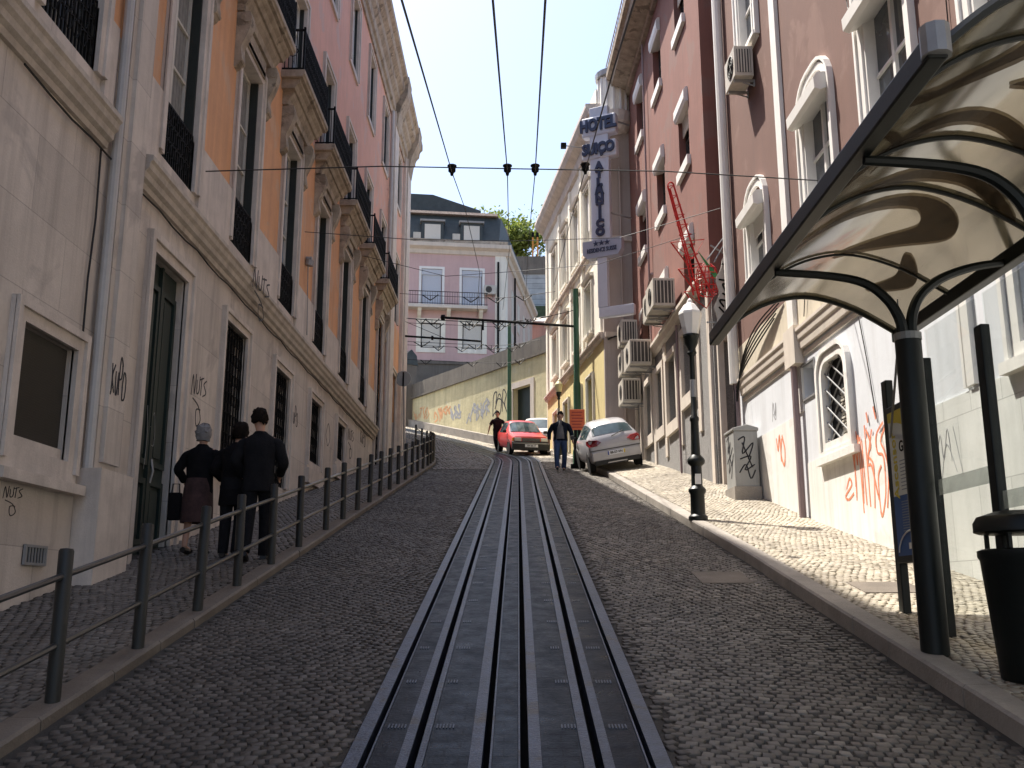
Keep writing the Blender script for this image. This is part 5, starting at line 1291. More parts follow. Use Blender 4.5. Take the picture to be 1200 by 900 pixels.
for k in range(8):
    a = k*math.pi/4; q2.tube([(.1+r*math.cos(a), .05+r*math.sin(a), .1+z) for r, z in ((.1,-.05),(.2,.0),(.24,.25),(.2,.55),(.1,.65))], .012, 5)
for z, r in ((.0, .2), (.14, .225), (.28, .24), (.42, .22), (.55, .2)): q2.tube([(.1+r*math.cos(a), .05+r*math.sin(a), .1+z) for a in np.linspace(0, 6.28, 13)[:-1]], .01, 5, True)
q2.build('lantern_basket', REDM, RO)
q = MB(); q.prism([(-.1, -.12, 1.0), (.38, -.12, .35), (.42, -.12, .2), (.3, -.12, .25)], (0, .03, 0)); q.build('green_fin', M('green_enamel', (.03,.22,.06), .4, .15, 4), RO)
q = MB(); q.bar((.1, 0, .3), (.15, .42, .35), .02); q.bar((-.25, 0, 1.2), (-.1, .42, 1.2), .015); q.build('wall_bracket', IRON, RO)
NS = thing('curly_sign', 'weathered white scroll-edged sign with black curls at the corner pipe', 'sign', (4.3, 19.7, 7.3))
out = cm([(-.2,.0),(.1,-.05),(.22,.3),(.12,.6),(.26,.9),(.16,1.2),(.25,1.5),(.05,1.62),(-.02,1.35),(-.14,1.1),(-.08,.8),(-.2,.5),(-.14,.25),(-.2,0)], 4)[:-1]
q = MB(); q.prism([(x, 0, z) for x, z in out], (0, .05, 0)); q.build('sign_plate', M('chalky_white', (.55,.53,.48), .8, .2, 6, .3, 40, grime=.5), NS)
q = MB()
for ln in (cm([(-.12,.1),(.05,.2),(.1,.0),(.15,.25),(-.05,.3)]), cm([(-.1,.5),(.05,.35),(.08,.6),(-.08,.65),(.0,.5)]), cm([(-.02,.8),(.12,.75),(.14,.95),(.0,1.0),(.05,.85)]), cm([(-.08,1.1),(.1,1.1),(.05,1.3),(.2,1.35)]), cm([(.0,1.45),(.15,1.4),(.2,1.55)])):
    q.tube([(x, -.008, z) for x, z in ln], .02, 5)
q.build('black_curls', IRON, NS); q = MB(); q.flat((-.35, .1, .2), (.3, .1, .2), .03, .03); q.flat((-.2, .1, 1.9), (.25, .1, 1.6), .03, .03); q.bar((-.3, .05, 1.55), (.15, .05, 2.15), .018); q.bar((-.15, .05, 1.5), (.2, .05, 2.1), .018); q.build('sign_bracket', GREYM, NS)

# ------------------------------------------------------------------ overhead line
WR = .0075
def wire(name, lab, pts, r=WR, group='overhead tram wires', cat='wire', n=4, sm=1):
    return top(MB().tube(catmull(pts, sm), r, n), name, BLACKW, lab, cat, group)
wire('tram_wire', 'leftmost overhead tram wire, nearest the orange house', [(-.55,2,4.2), (-.66,5,5.21), (-.97,13.5,8.02), (-1.08,19,9.7), (-1.14,28,11.4), (-1.6,37,12.6)])
wire('tram_wire', 'second tram wire from the orange house, over the middle of the rails', [(-.14,2,4.2), (-.14,5,5.21), (-.15,13.5,8.02), (-.19,19,9.46), (-.25,28,12.1), (-.6,38,13.2)])
wire('tram_wire', 'overhead tram wire passing just left of the hotel sign through open sky', [(.1,2,4.2), (.16,5,5.21), (.26,13.5,8.02), (.27,19,9.5), (.35,28,12.6), (.3,38,13.4)])
wire('tram_wire', 'overhead tram wire crossing in front of the hotel sign', [(.62,3,4.6), (.81,7.5,6.22), (1.0,13.5,8.04), (1.05,19,9.3), (1.1,28,11.0)])
wire('span_wire', 'lower cross-street span wire with hanging insulators from orange house to rose house', [(-4.6,13.3,7.95), (-2,13.4,8.07), (0,13.5,8.07), (2.2,13.6,8.07), (4.55,13.9,8.05)], .010, 'cross-street span wires')
wire('span_wire', 'upper cross-street span wire ending at the white corner pipe', [(-4.6,20,9.6), (-2.3,20,9.42), (0,20,9.38), (2.2,20,9.45), (4.2,19.1,9.75)], .008, 'cross-street span wires')
wire('span_wire', 'thin slack cable from the orange house balconies to the red ornament', [(-4.3,26,11.2), (-2,26,10.6), (0,25,10.4), (2,23,9.9), (3.9,20.4,9.7)], .008, 'cross-street span wires')
for x, y, z, lab_ in ((-.97,13.5,8.05,'insulator knob on the span wire, leftmost of four'), (-.15,13.5,8.05,'insulator knob on the span wire, second from the orange house'), (.26,13.5,8.05,'insulator knob on the span wire beside the one over the hotel sign'), (1.0,13.5,8.07,'insulator knob on the span wire in front of the hotel sign')):
    t = thing('line_insulator', lab_, 'insulator', (x, y, z), 0, 'insulators on the span wire')
    MB().lathe([(0,-.09),(.02,-.085),(.03,-.04),(.055,-.02),(.055,.03),(.03,.045),(.02,.06),(0,.06)], (0,0,0), 10).build('insulator_body', IRON, t, True)
    MB().lathe([(0,.058),(.07,.06),(.07,.075),(0,.078)], (0,0,0), 10).build('hanger_cap', BLACKW, t)
def pole(lab, x, y, z0, z1, r, arm, mat=GREENP):
    t = thing('line_pole', lab, 'pole', (x, y, z0))
    h = z1-z0
    q = MB(); q.lathe([(0,0),(r*1.5,0),(r*1.5,.5),(r*1.15,.6),(r*1.1,h*.45),(r*.9,h*.47),(r*.8,h),(0,h+.03)], (0,0,0), 12); q.build('pole_shaft', mat, t, True)
    if arm:
        q = MB(); q.tube([(0,0,arm[2]), (arm[0],arm[1],arm[3])], .045, 6); q.lathe([(0,-.09),(.1,-.06),(.1,.06),(0,.09)], (arm[0],arm[1],arm[3]), 8, 'x'); q.bar((0,0,arm[2]+.6), (arm[0]*.4,arm[1]*.4,(arm[2]*.6+arm[3]*.4)), .012)
        q.bar((arm[0]*.7, arm[1]*.7, arm[2]*.3+arm[3]*.7+.02), (arm[0]*.7, arm[1]*.7, arm[2]*.3+arm[3]*.7-.35), .04); q.build('bracket_arm', IRON, t, True)
    return t
pole('green iron overhead-line pole standing in front of the ochre wall doorway', -.39, 44.3, G(-.39, 44.3)-.1, 14.5, .10, None)
p2_ = pole('tall dark green line pole with long bracket arm in front of the hotel', 2.02, 32.8, G(2, 32.8)-.1, 12.4, .115, (-4.6, -.2, 11.05-G(2,32.8)+.1, 11.32-G(2,32.8)+.1))
pole_arm = thing('wall_bracket_arm', 'dark bracket arm reaching over the rails from the left corner pilaster', 'bracket', (-4.45, 37.2, 11.9))
q = MB(); q.bar((0,0,0), (3.0,0,-.22), .04); q.lathe([(0,-.05),(.09,-.04),(.09,.04),(0,.05)], (1.1,0,-.08), 8, 'x'); q.bar((0,0,.6), (1.6,0,-.1), .01); q.build('bracket_arm', IRON, pole_arm, True)
rd = random.Random(5); k = 0
for y, z in ((36.2,13.2),(37.5,12.6),(38.6,12.9),(39.6,12.2),(41,13.4),(42.5,12.8),(43.6,12.4)):
    x1 = 1.9 - .14*(y-33)
    lab_ = ['topmost thin cable with hooked droppers', 'thin cable with droppers just under the long bracket arm', 'slack dropper cable across the mansard house front', 'lowest dropper cable above the ochre parapet', 'far dropper cable level with the pink balcony', 'dropper cable near the green pole top', 'short slack dropper cable behind the green pole'][k]+' at the bend'; k += 1
    t = thing('dropper_cable', lab_, 'cable', (0, y, z), 0, 'dropper cables at the bend')
    P = catmull([(-4.9-.1*(y-36), 0, .15), (-2.5, 0, 0), (-.5, 0, -.05), (x1, 0, .2)], 6)
    MB().tube(P, .011, 4).build('cable', BLACKW, t)
    for i in range(4):
        p = P[int(3+i*3.6+rd.random()*2) % len(P)]; w_ = rd.uniform(.22, .34); s_ = rd.choice((-1, 1))
        q = MB(); q.tube([p+Vector((-w_, 0, .02)), p+Vector((-w_*.4, .02, -.1)), p+Vector((0, 0, -.2)), p+Vector((w_*.45, .02, -.1)), p+Vector((w_, 0, .03))], .022, 5); q.bar(p, p+Vector((0, 0, -.2)), .012, 4); q.build('dropper', BLACKW, t)

# ------------------------------------------------------------------ signs, floodlight
RS = thing('road_sign', 'grey back of a round road sign on a thin post by the left corner', 'sign', (-4.2, 36, G(-4.2, 36)+.08))
q = MB(); q.lathe([(0,-.012),(.29,-.012),(.3,0),(.29,.012),(0,.012)], (-.1,-.05,2.95), 24, 'y'); q.build('sign_disc', M('sign_back_grey', (.27,.28,.28), .55, .1, 4), RS)
q = MB(); q.bar((0,0,-.2), (-.1,0,3.2), .03, 8); q.build('sign_post', GREYM, RS); q = MB(); q.box(-.13,-.07,-.085,-.063,2.66,3.2); q.build('clamp', IRON, RS)
OSN = thing('roadworks_sign', 'portable orange notice board on a dark stand between the man and silver car', 'sign', (1.86, 30.3, G(1.86, 30.3)))
q = MB(); q.box(-.235,.235,-.02,.02,1.2,1.86); bo = q.build('notice_board', M('orange_board', (.62,.13,.045), .5, .12, 4), OSN, bevel=.01)
q = MB()
for k in range(6): q.box(-.19+.02*(k % 2), .19-.03*((k*2) % 3), -.026, -.021, 1.27+k*.095, 1.305+k*.095)
q.build('faded_writing', M('orange_dark', (.33,.05,.03), .6, .2, 9), bo)
q = MB(); q.bar((-.08,0,0), (-.06,0,1.2), .05); q.bar((.08,0,0), (.06,0,1.2), .05); q.box(-.22,.22,-.16,.16,0,.12); q.box(-.12,.12,-.06,.06,.12,.95); q.build('stand', IRON, OSN)
FL = thing('floodlight', 'small floodlight on an arm sticking out from the hotel roof edge', 'lamp', (2.05, 32.6, 17.6))
q = MB(); q.bar((.45,0,.0), (-.35,0,.12), .02); q.build('arm', GREYM, FL); q = MB(); q.box(-.5,-.3,-.1,.1,.02,.2); q.build('lamp_head', IRON, FL, bevel=.02)

# ------------------------------------------------------------------ cars
RUB = M('tyre_rubber', (.018,.018,.018), .85, .2, 8); HUB = M('wheel_rim', (.38,.38,.4), .35, .1, 5, metal=.6); LAMPR = glass_mat('tail_lamp_red', (.30,.015,.02), .15); LAMPW = glass_mat('head_lamp_glass', (.55,.55,.52), .12)
BLKP = M('black_plastic', (.025,.025,.026), .6, .15, 6); PLATE = M('plate_white', (.70,.72,.76), .4, .05, 5)
def carpaint(name, col):
    m, nt, b, out = newmat(name); c = ramp(nt, noise(nt, position(nt), 4, 4), [(.3, mul(col, .9)), (.7, mul(col, 1.05))])
    nt.links.new(c, b.inputs['Base Color']); b.inputs['Roughness'].default_value = .32; b.inputs['Coat Weight'].default_value = .6; b.inputs['Coat Roughness'].default_value = .08; return m
def car(lab, cat, paint, loc, heading, roll, prof, L, W, plate_txt, rear=False, old=False, skip_front=False):
    """prof: stations along the car (y from nose to tail): (y, bottom, belt, top, half width at belt, half width at roof)"""
    t = thing('parked_car', lab, cat, loc, 0)
    fwdv = Vector((math.sin(heading), math.cos(heading), 0)); e = .6
    gz_ = (G(loc[0]+fwdv.x*e, loc[1]+fwdv.y*e)-G(loc[0]-fwdv.x*e, loc[1]-fwdv.y*e))/(2*e)
    yv = -(Vector((fwdv.x, fwdv.y, gz_)).normalized()); xv = yv.cross(Vector((0, 0, 1))).normalized(); zv = xv.cross(yv)
    m = Matrix((( xv.x, yv.x, zv.x), (xv.y, yv.y, zv.y), (xv.z, yv.z, zv.z))); t.rotation_euler = (m @ Matrix.Rotation(roll, 3, 'Y')).to_euler()
    # local axes: nose towards -y
    def ring(st):
        y, zb, bl, tp, wb, wr = st; w_ = wb
        h = [(0, zb), (w_*.80, zb), (w_*.95, zb+.06), (w_, zb+.2), (w_*1.01, (zb+bl)*.5+.04), (w_*.985, bl-.03), (w_*.955, bl)]
        if tp - bl > .08: h += [(wr+(w_*.955-wr)*.45, bl+(tp-bl)*.5), (wr+.02, tp-.10), (wr-.06, tp-.03), (wr*.6, tp), (0, tp+.012)]
        else: h += [(w_*.9, bl+(tp-bl)*.5), (w_*.82, tp-.006), (w_*.7, tp), (w_*.4, tp+.006), (0, tp+.012)]
        full = h + [(-x, z) for x, z in h[-2:0:-1]]
        return [Vector((x, y, z)) for x, z in full]
    R_ = [ring(s) for s in prof]; n = len(R_[0]); vs = [p for r in R_ for p in r]; fs = []
    for i in range(len(R_)-1):
        for k in range(n): fs.append((i*n+k, i*n+(k+1) % n, (i+1)*n+(k+1) % n, (i+1)*n+k))
    fs += [tuple(range(n)), tuple((len(R_)-1)*n+k for k in range(n))]
    b = MB(); b.add(vs, fs); body = b.build('body', paint, t, True)
    # glazing: quads of the loft pushed out a little
    def glass(name, i0, i1, ks, inset=.06):
        q = MB()
        a = [R_[i0][k] for k in ks]; c = [R_[i1][k] for k in ks]
        P = [p.lerp(r, inset) for p, r in zip(a, c)]; Q = [r.lerp(p, inset) for p, r in zip(a, c)]
        mid = len(ks)
        allp = P+Q; nn = (Q[0]-P[0]).cross(P[-1]-P[0]).normalized(); cen = sum(allp, Vector())/len(allp)
        if nn.dot(cen - Vector((0, cen.y, .6))) < 0: nn = -nn
        v = [p+nn*.008 for p in allp] + [p-nn*.01 for p in allp]; f = []
        for k in range(mid-1): f += [(k, k+1, mid+k+1, mid+k)]
        q.add(v, f); return q.build(name, GLASSCAR, t, False)
    return t, R_, n, glass, body
def wheels(t, ys, hw_, r):
    for y in ys:
        for s in (-1, 1):
            q = MB(); q.lathe([(r*.62,-.085),(r*.93,-.085),(r,-.05),(r,.05),(r*.93,.085),(r*.62,.085)], (s*(hw_-.09), y, r), 20, 'x'); w_ = q.build('wheel', RUB, t, True)
            q = MB(); q.lathe([(0,-.03),(r*.15,-.06),(r*.3,-.03),(r*.6,-.05),(r*.64,-.09),(r*.64,.09),(r*.6,.05),(r*.3,.03),(r*.15,.06),(0,.03)], (s*(hw_-.085), y, r), 14, 'x'); q.build('rim', HUB, w_, True)
def arches(t, ys, hw_, r):
    for y in ys:
        for s in (-1, 1):
            q = MB(); q.lathe([(0,-.012),(r*1.14,-.012),(r*1.14,.012),(0,.012)], (s*(hw_-.002), y, r), 20, 'x'); q.build('wheel_arch', BLKP, t)
# silver hatchback, tail towards us, right wheels up on the pavement
SILV = carpaint('silver_paint', (.46,.455,.47))
prof = [(-1.88,.32,.55,.60,.60,.55), (-1.75,.22,.66,.72,.74,.6), (-1.2,.2,.80,.88,.80,.66), (-.88,.2,.88,.95,.815,.68), (-.15,.2,.93,1.40,.825,.58), (.35,.2,.94,1.45,.83,.58), (1.05,.2,.97,1.42,.825,.57), (1.42,.22,.98,1.34,.815,.55), (1.78,.26,.98,1.02,.79,.56), (1.90,.3,.80,.86,.77,.6), (1.93,.36,.6,.62,.74,.6)]
sx_, sy_ = 2.66, 28.5
t, R_, n, glass, body = car('silver hatchback parked tilted with its right wheels up on the pavement', 'car', SILV, (sx_, sy_, G(sx_, sy_)+.17), R(-4), R(10.5), prof, 3.85, 1.66, '')
h = n//2
glass('rear_window', 7, 8, list(range(8, n-7)), .10); glass('windscreen', 3, 4, list(range(8, n-7)), .08)
for i0, i1 in ((4, 5), (5, 6), (6, 7)):
    glass('side_window', i0, i1, [6, 7, 8], .05); glass('side_window', i0, i1, [n-6, n-7, n-8], .05)
t.scale = (.9, .9, .97)
wheels(t, (-1.15, 1.28), .80, .29); arches(t, (-1.15, 1.28), .815, .29)
for s in (-1, 1):
    q = MB(); q.prism([(s*.40, 1.86, .86), (s*.52, 1.84, .935), (s*.74, 1.80, .955), (s*.835, 1.64, .93), (s*.845, 1.66, .82), (s*.79, 1.84, .76), (s*.55, 1.88, .775)], (0, .09, 0)); lo = q.build('tail_light', LAMPR, t, bevel=.012)
    q = MB(); q.bar((s*.83, -.75, .98), (s*.93, -.72, 1.0), .02); q.box(min(s*.88, s*1.0), max(s*.88, s*1.0), -.8, -.68, .94, 1.07); q.build('door_mirror', BLKP, t, bevel=.02)
q = MB(); q.box(-.76, .76, 1.86, 1.97, .34, .62); bo = q.build('rear_bumper', SILV, t, bevel=.04); q = MB(); q.box(-.70, .70, 1.84, 1.965, .22, .36); q.build('bumper_skirt', BLKP, bo, bevel=.02)
q = MB(); q.box(-.27, .27, 1.955, 1.985, .47, .59); po = q.build('number_plate', PLATE, t, bevel=.004); q = MB(); q.box(-.268, -.228, 1.984, 1.988, .475, .585); q.build('date_strip', M('plate_yellow', (.65,.5,.05), .5, .05, 4), po); q = MB(); q.box(.228, .268, 1.984, 1.988, .475, .585); q.build('country_strip', M('plate_blue', (.03,.06,.3), .5, .05, 4), po)
text_mesh('88-57-VN', .095, .004, 'plate_lettering', BLKP, po, basis((0, 1.988, .53), (-1, 0, 0), (0, 0, 1)), .003)
q = MB(); q.tube([(.07*math.cos(a), 1.885, .83+.07*math.sin(a)) for a in np.linspace(0, 6.28, 13)[:-1]], .008, 5, True); q.tube([(.035, 1.888, .86), (-.02, 1.888, .85), (.02, 1.888, .81), (-.035, 1.888, .80)], .01, 5); q.build('badge', HUB, t)
q = MB(); q.flat((.05, 1.86, .985), (-.35, 1.74, 1.1), .02, .02); q.build('wiper', BLKP, t); q = MB(); q.box(-.3, .3, 1.9, 1.97, .25, .28); q.build('exhaust_trim', HUB, t)
q = MB(); q.box(-.78, .78, 1.90, 1.945, .635, .655); q.build('boot_seam', BLKP, t)
# old red hatchback facing us
REDP = carpaint('tomato_red_paint', (.60,.05,.045))
prof2 = [(-1.86,.36,.62,.66,.62,.58), (-1.80,.22,.70,.74,.74,.62), (-1.2,.2,.76,.82,.765,.66), (-.78,.2,.82,.87,.77,.66), (-.15,.2,.84,1.32,.775,.55), (.3,.2,.84,1.36,.775,.55), (1.0,.2,.84,1.33,.77,.54), (1.25,.2,.84,1.22,.765,.53), (1.70,.24,.82,.86,.74,.6), (1.80,.3,.6,.64,.72,.6)]
rx_, ry_ = .12, 40.4
t, R_, n, glass, body = car('old tomato red hatchback with black bumper facing down the street', 'car', REDP, (rx_, ry_, G(rx_, ry_)+.0), R(180-12), R(0), prof2, 3.7, 1.55, '')
glass('windscreen', 3, 4, list(range(8, n-7)), .07); glass('rear_window', 7, 8, list(range(8, n-7)), .1)
for i0, i1 in ((4, 5), (5, 6)): glass('side_window', i0, i1, [6, 7, 8], .05); glass('side_window', i0, i1, [n-6, n-7, n-8], .05)
wheels(t, (-1.15, 1.15), .75, .28); arches(t, (-1.15, 1.15), .762, .28)
q = MB(); q.box(-.765, .765, -1.97, -1.76, .20, .545); bo = q.build('front_bumper', BLKP, t, bevel=.03); q = MB(); q.box(-.74, .74, -1.985, -1.965, .46, .50); q.build('bumper_strip', GREYM, bo)
q = MB(); q.box(-.36, .36, -1.875, -1.82, .55, .68); q.build('grille', BLKP, t)
q = MB()
for k in range(4): q.box(-.35, .35, -1.882, -1.876, .565+k*.03, .575+k*.03)
q.build('grille_bars', GREYM, t)
for s in (-1, 1):
    q = MB(); q.box(min(s*.40, s*.68), max(s*.40, s*.68), -1.885, -1.8, .555, .69); lo = q.build('headlight', LAMPW, t, bevel=.012); q = MB(); q.box(min(s*.685, s*.755), max(s*.685, s*.755), -1.86, -1.75, .56, .68); q.build('indicator', M('amber_lens', (.6,.22,.02), .2, .1, 4), lo)
    q = MB(); q.box(min(s*.78, s*.92), max(s*.78, s*.92), -.72, -.6, .85, .97); q.build('door_mirror', BLKP, t, bevel=.02)
q = MB(); q.box(-.26, .26, -1.985, -1.968, .33, .44); po = q.build('number_plate', PLATE, t); text_mesh('XV-60-17', .09, .004, 'plate_lettering', BLKP, po, basis((0, -1.988, .385), (1, 0, 0), (0, 0, 1)), .003)
for s in (-1, 1): q = MB(); q.flat((s*.1, -.83, .875), (s*.1+.35, -.72, .95), .015, .015); q.build('wiper', BLKP, t)
# white car behind it
WHP = carpaint('white_car_paint', (.74,.74,.73))
wx_, wy_ = .95, 44.9
t, R_, n, glass, body = car('white car parked half hidden behind the red one', 'car', WHP, (wx_, wy_, G(wx_, wy_)), R(180+6), R(0), [(a, b, c+.03, d+.06, e+.02, f+.04) for a, b, c, d, e, f in prof2], 3.8, 1.6, '')
glass('windscreen', 3, 4, list(range(8, n-7)), .07); glass('rear_window', 7, 8, list(range(8, n-7)), .1)
for i0, i1 in ((4, 5), (5, 6)): glass('side_window', i0, i1, [6, 7, 8], .05); glass('side_window', i0, i1, [n-6, n-7, n-8], .05)
wheels(t, (-1.15, 1.15), .77, .28); arches(t, (-1.15, 1.15), .782, .28)
q = MB(); q.box(-.76, .76, -1.97, -1.8, .28, .52); q.build('front_bumper', WHP, t, bevel=.03)
for s in (-1, 1):
    q = MB(); q.box(min(s*.42, s*.72), max(s*.42, s*.72), -1.885, -1.8, .58, .70); q.build('headlight', LAMPW, t, bevel=.012); q = MB(); q.box(min(s*.80, s*.94), max(s*.80, s*.94), -.72, -.6, .88, 1.0); q.build('door_mirror', WHP, t, bevel=.02)

# ------------------------------------------------------------------ people
SKIN = M('skin', (.42,.24,.17), .6, .08, 6); HAIRD = M('dark_hair', (.012,.008,.006), .8, .4, 40, .6, 80, spec=.1); HAIRG = M('grey_hair', (.20,.19,.185), .7, .2, 25)
def cloth(name, col): return M(name, col, 1.0, .3, 9, .6, 25, spec=.08)
BLK1 = cloth('black_wool', (.010,.010,.011)); BLK2 = cloth('charcoal_suit', (.014,.014,.016)); BLK3 = cloth('black_coat', (.011,.010,.011)); SHOE = M('black_leather', (.012,.011,.011), .4, .2, 6)
def skin(name, nodes, edges, mat, parent, root=None, sub=2):
    keys = list(nodes); me = bpy.data.meshes.new(name)
    me.from_pydata([nodes[k][0] for k in keys], [(keys.index(a), keys.index(b)) for a, b in edges], []); me.materials.append(mat)
    o = bpy.data.objects.new(name, me); COL.objects.link(o); o.parent = parent
    sk = o.modifiers.new('skin', 'SKIN'); sk.use_smooth_shade = True
    for i, k in enumerate(keys):
        r = nodes[k][1]; me.skin_vertices[0].data[i].radius = (r, r) if not isinstance(r, tuple) else r
        me.skin_vertices[0].data[i].use_root = (k == (root or keys[0]))
    ss = o.modifiers.new('sub', 'SUBSURF'); ss.levels = sub; ss.render_levels = sub
    return o
def person(lab, loc, rotz, H, pose, top_m, leg_m, hair_m, shoe_m=SHOE, wide=1.0, skirt=None, sleeve='long', coat=0.0, hair='short', cap=None, shirt=None):
    """figure faces -y; pose gives elbow, wrist, knee and ankle offsets"""
    t = thing('person', lab, 'person', loc, rotz); k = H/1.75; V = lambda x, y, z: (x*k, y*k, z*k)
    W = wide; hd = pose.get('head', (0, 0)); ln = pose.get('lean', 0.0)
    N = {'pelvis': (V(0, 0, .95), .095*k), 'waist': (V(0, ln*.3, 1.10), .085*k), 'chest': (V(0, ln*.7, 1.29), .10*k), 'neck0': (V(0, ln, 1.45), .062*k), 'neck1': (V(hd[0]*.4, ln+hd[1]*.4, 1.52), .052*k),
         'chin': (V(hd[0]*.8, ln-.015+hd[1]*.8, 1.58), .068*k), 'head': (V(hd[0], ln-.005+hd[1], 1.655), .088*k), 'crown': (V(hd[0], ln+.01+hd[1], 1.715), .062*k)}
    E = [('pelvis','waist'),('waist','chest'),('chest','neck0'),('neck0','neck1'),('neck1','chin'),('chin','head'),('head','crown')]
    for s, S in ((-1, 'L'), (1, 'R')):
        el, wr, kn, an = [Vector(pose[S][q]) for q in ('el', 'wr', 'kn', 'an')]
        sh = Vector((s*.175*W, ln*.95, 1.405)); hp = Vector((s*.085, .0, .90)); elp = sh+el; wrp = elp+wr; knp = hp+kn; anp = knp+an
        d = (wrp-elp).normalized(); pm = wrp + d*.075; 
        N['sh'+S] = (V(*sh), .05*k); N['el'+S] = (V(*elp), .043*k); N['wr'+S] = (V(*wrp), .028*k); N['pm'+S] = (V(*pm), (.036*k, .02*k))
        side = Vector((0, -1, 0)); lat = d.cross(side).normalized() if abs(d.dot(side)) < .9 else Vector((1, 0, 0))
        fl_ = (.075, .085, .08, .06)
        for f in range(4):
            b_ = pm + d*.03 + lat.cross(d)*(.0) + side*((f-1.5)*.018); m1 = b_ + d*fl_[f]*.5; m2 = m1 + (d*.8+lat*(-s)*.5).normalized()*fl_[f]*.5
            N[f'f{f}a{S}'] = (V(*m1), .0095*k); N[f'f{f}b{S}'] = (V(*m2), .008*k); E += [('pm'+S, f'f{f}a{S}'), (f'f{f}a{S}', f'f{f}b{S}')]
        th = wrp + d*.04 + side*.04; th2 = th + d*.035 + side*.012; N['t0'+S] = (V(*th), .011*k); N['t1'+S] = (V(*th2), .009*k); E += [('wr'+S, 't0'+S), ('t0'+S, 't1'+S)]
        N['hp'+S] = (V(*hp), .075*k); N['kn'+S] = (V(*knp), .056*k); N['an'+S] = (V(*anp), .038*k)
        tz = pose[S].get('toe', (0, -.15, -.045)); N['to'+S] = (V(*(anp+Vector(tz))), .035*k)
        E += [('chest','sh'+S),('sh'+S,'el'+S),('el'+S,'wr'+S),('wr'+S,'pm'+S),('pelvis','hp'+S),('hp'+S,'kn'+S),('kn'+S,'an'+S),('an'+S,'to'+S)]
    skin('body', N, E, SKIN, t, 'pelvis')
    g = .022*k
    def loft(mb, rings, n=16):
        vs = []; m = len(rings)
        for (cx, cy, cz, ax, ay) in rings:
            vs += [(cx+ax*math.cos(2*math.pi*i/n), cy+ay*math.sin(2*math.pi*i/n), cz) for i in range(n)]
        fs = [(i*n+j, i*n+(j+1) % n, (i+1)*n+(j+1) % n, (i+1)*n+j) for i in range(m-1) for j in range(n)] + [tuple(range(n))[::-1], tuple((m-1)*n+j for j in range(n))]
        mb.add(vs, fs); return mb
    def limb(mb, pts, rad, n=10):
        P_ = catmull(pts, 4); m = len(P_)
        for i in range(m): pass
        rr = [rad[0]+(rad[-1]-rad[0])*i/(m-1) if len(rad) == 2 else (rad[0]+(rad[1]-rad[0])*min(1, 2*i/(m-1)) if i <= (m-1)/2 else rad[1]+(rad[2]-rad[1])*(2*i/(m-1)-1)) for i in range(m)]
        vs = []; up = Vector((0, 1, .01))
        for i, p in enumerate(P_):
            t_ = (P_[min(i+1, m-1)]-P_[max(i-1, 0)]).normalized(); a_ = t_.cross(up).normalized(); b_ = a_.cross(t_)
            vs += [p+a_*rr[i]*math.cos(2*math.pi*j/n)+b_*rr[i]*math.sin(2*math.pi*j/n) for j in range(n)]
        fs = [(i*n+j, i*n+(j+1) % n, (i+1)*n+(j+1) % n, (i+1)*n+j) for i in range(m-1) for j in range(n)] + [tuple(range(n))[::-1], tuple((m-1)*n+j for j in range(n))]
        mb.add(vs, fs); return mb
    q = MB(); hem = .93-coat*.9
    loft(q, [(0, 0, hem*k, .19*k*W, .135*k), (0, .0, (hem+.02)*k, .195*k*W, .14*k), (0, ln*.3*k, 1.06*k, .178*k*W, .125*k), (0, ln*.6*k, 1.22*k, .195*k*W, .135*k), (0, ln*.75*k, 1.34*k, .21*k*W, .132*k), (0, ln*.85*k, 1.39*k, .205*k*W, .118*k), (0, ln*.92*k, 1.43*k, .165*k*W, .098*k), (0, ln*k, 1.465*k, .10*k, .078*k), (hd[0]*.2*k, ln*k, 1.50*k, .066*k, .064*k)])
    for S in 'LR':
        sh_, el_, wr_ = [Vector(N[z+S][0]) for z in ('sh', 'el', 'wr')]
        sg_ = -1 if S == 'L' else 1; sh_ = sh_+Vector((0, 0, -.03*k)); si_ = sh_+Vector((-sg_*.07*k, 0, -.005*k)); so_ = sh_+Vector((sg_*.03*k, 0, -.03*k))
        if sleeve == 'long': limb(q, [si_, so_, so_.lerp(el_, .5), el_, el_.lerp(wr_, .5), wr_], [.07*k, .07*k, .05*k])
        else: limb(q, [si_, so_, so_.lerp(el_, .45), so_.lerp(el_, .8)], [.068*k, .072*k])
    q.build('jacket' if sleeve == 'long' else 'tshirt', top_m, t, True)
    if skirt is None:
        q = MB(); loft(q, [(0,0,1.02*k,.165*k*W,.115*k), (0,0,.9*k,.175*k*W,.125*k), (0,0,.82*k,.165*k*W,.12*k)])
        for S in 'LR': limb(q, [Vector(N['hp'+S][0])+Vector((0,0,.02*k)), Vector(N['kn'+S][0]), Vector(N['an'+S][0])+Vector((0,0,-.02*k))], [.105*k*W, .078*k, .066*k])
        q.build('trousers', leg_m, t, True)
    else:
        q = MB(); q.lathe([(.155*k*W,1.02*k),(.185*k*W,.88*k),(.2*k*W,.65*k),(.205*k*W,.42*k),(.19*k*W,.42*k),(.14*k*W,1.0*k)], (0,0,0), 20); q.build('skirt', skirt, t, True)
    for S in 'LR':
        a_, b_ = Vector(N['an'+S][0]), Vector(N['to'+S][0]); hl = a_ + Vector((0, .045*k, -.04*k)); q = MB()
        limb(q, [hl, (hl+b_)/2+Vector((0,0,-.008*k)), b_+Vector((0,-.04*k,-.008*k))], [.038*k, .046*k, .03*k], 8); q.build('shoe', shoe_m, t, True)
    hc, cc = Vector(N['head'][0]), Vector(N['crown'][0]); q = MB()
    rh = {'short': (.098, .112, -.055), 'bob': (.112, .125, -.10)}.get(hair, (.096, .105, -.03))
    ht = 1.0
    rgs = []
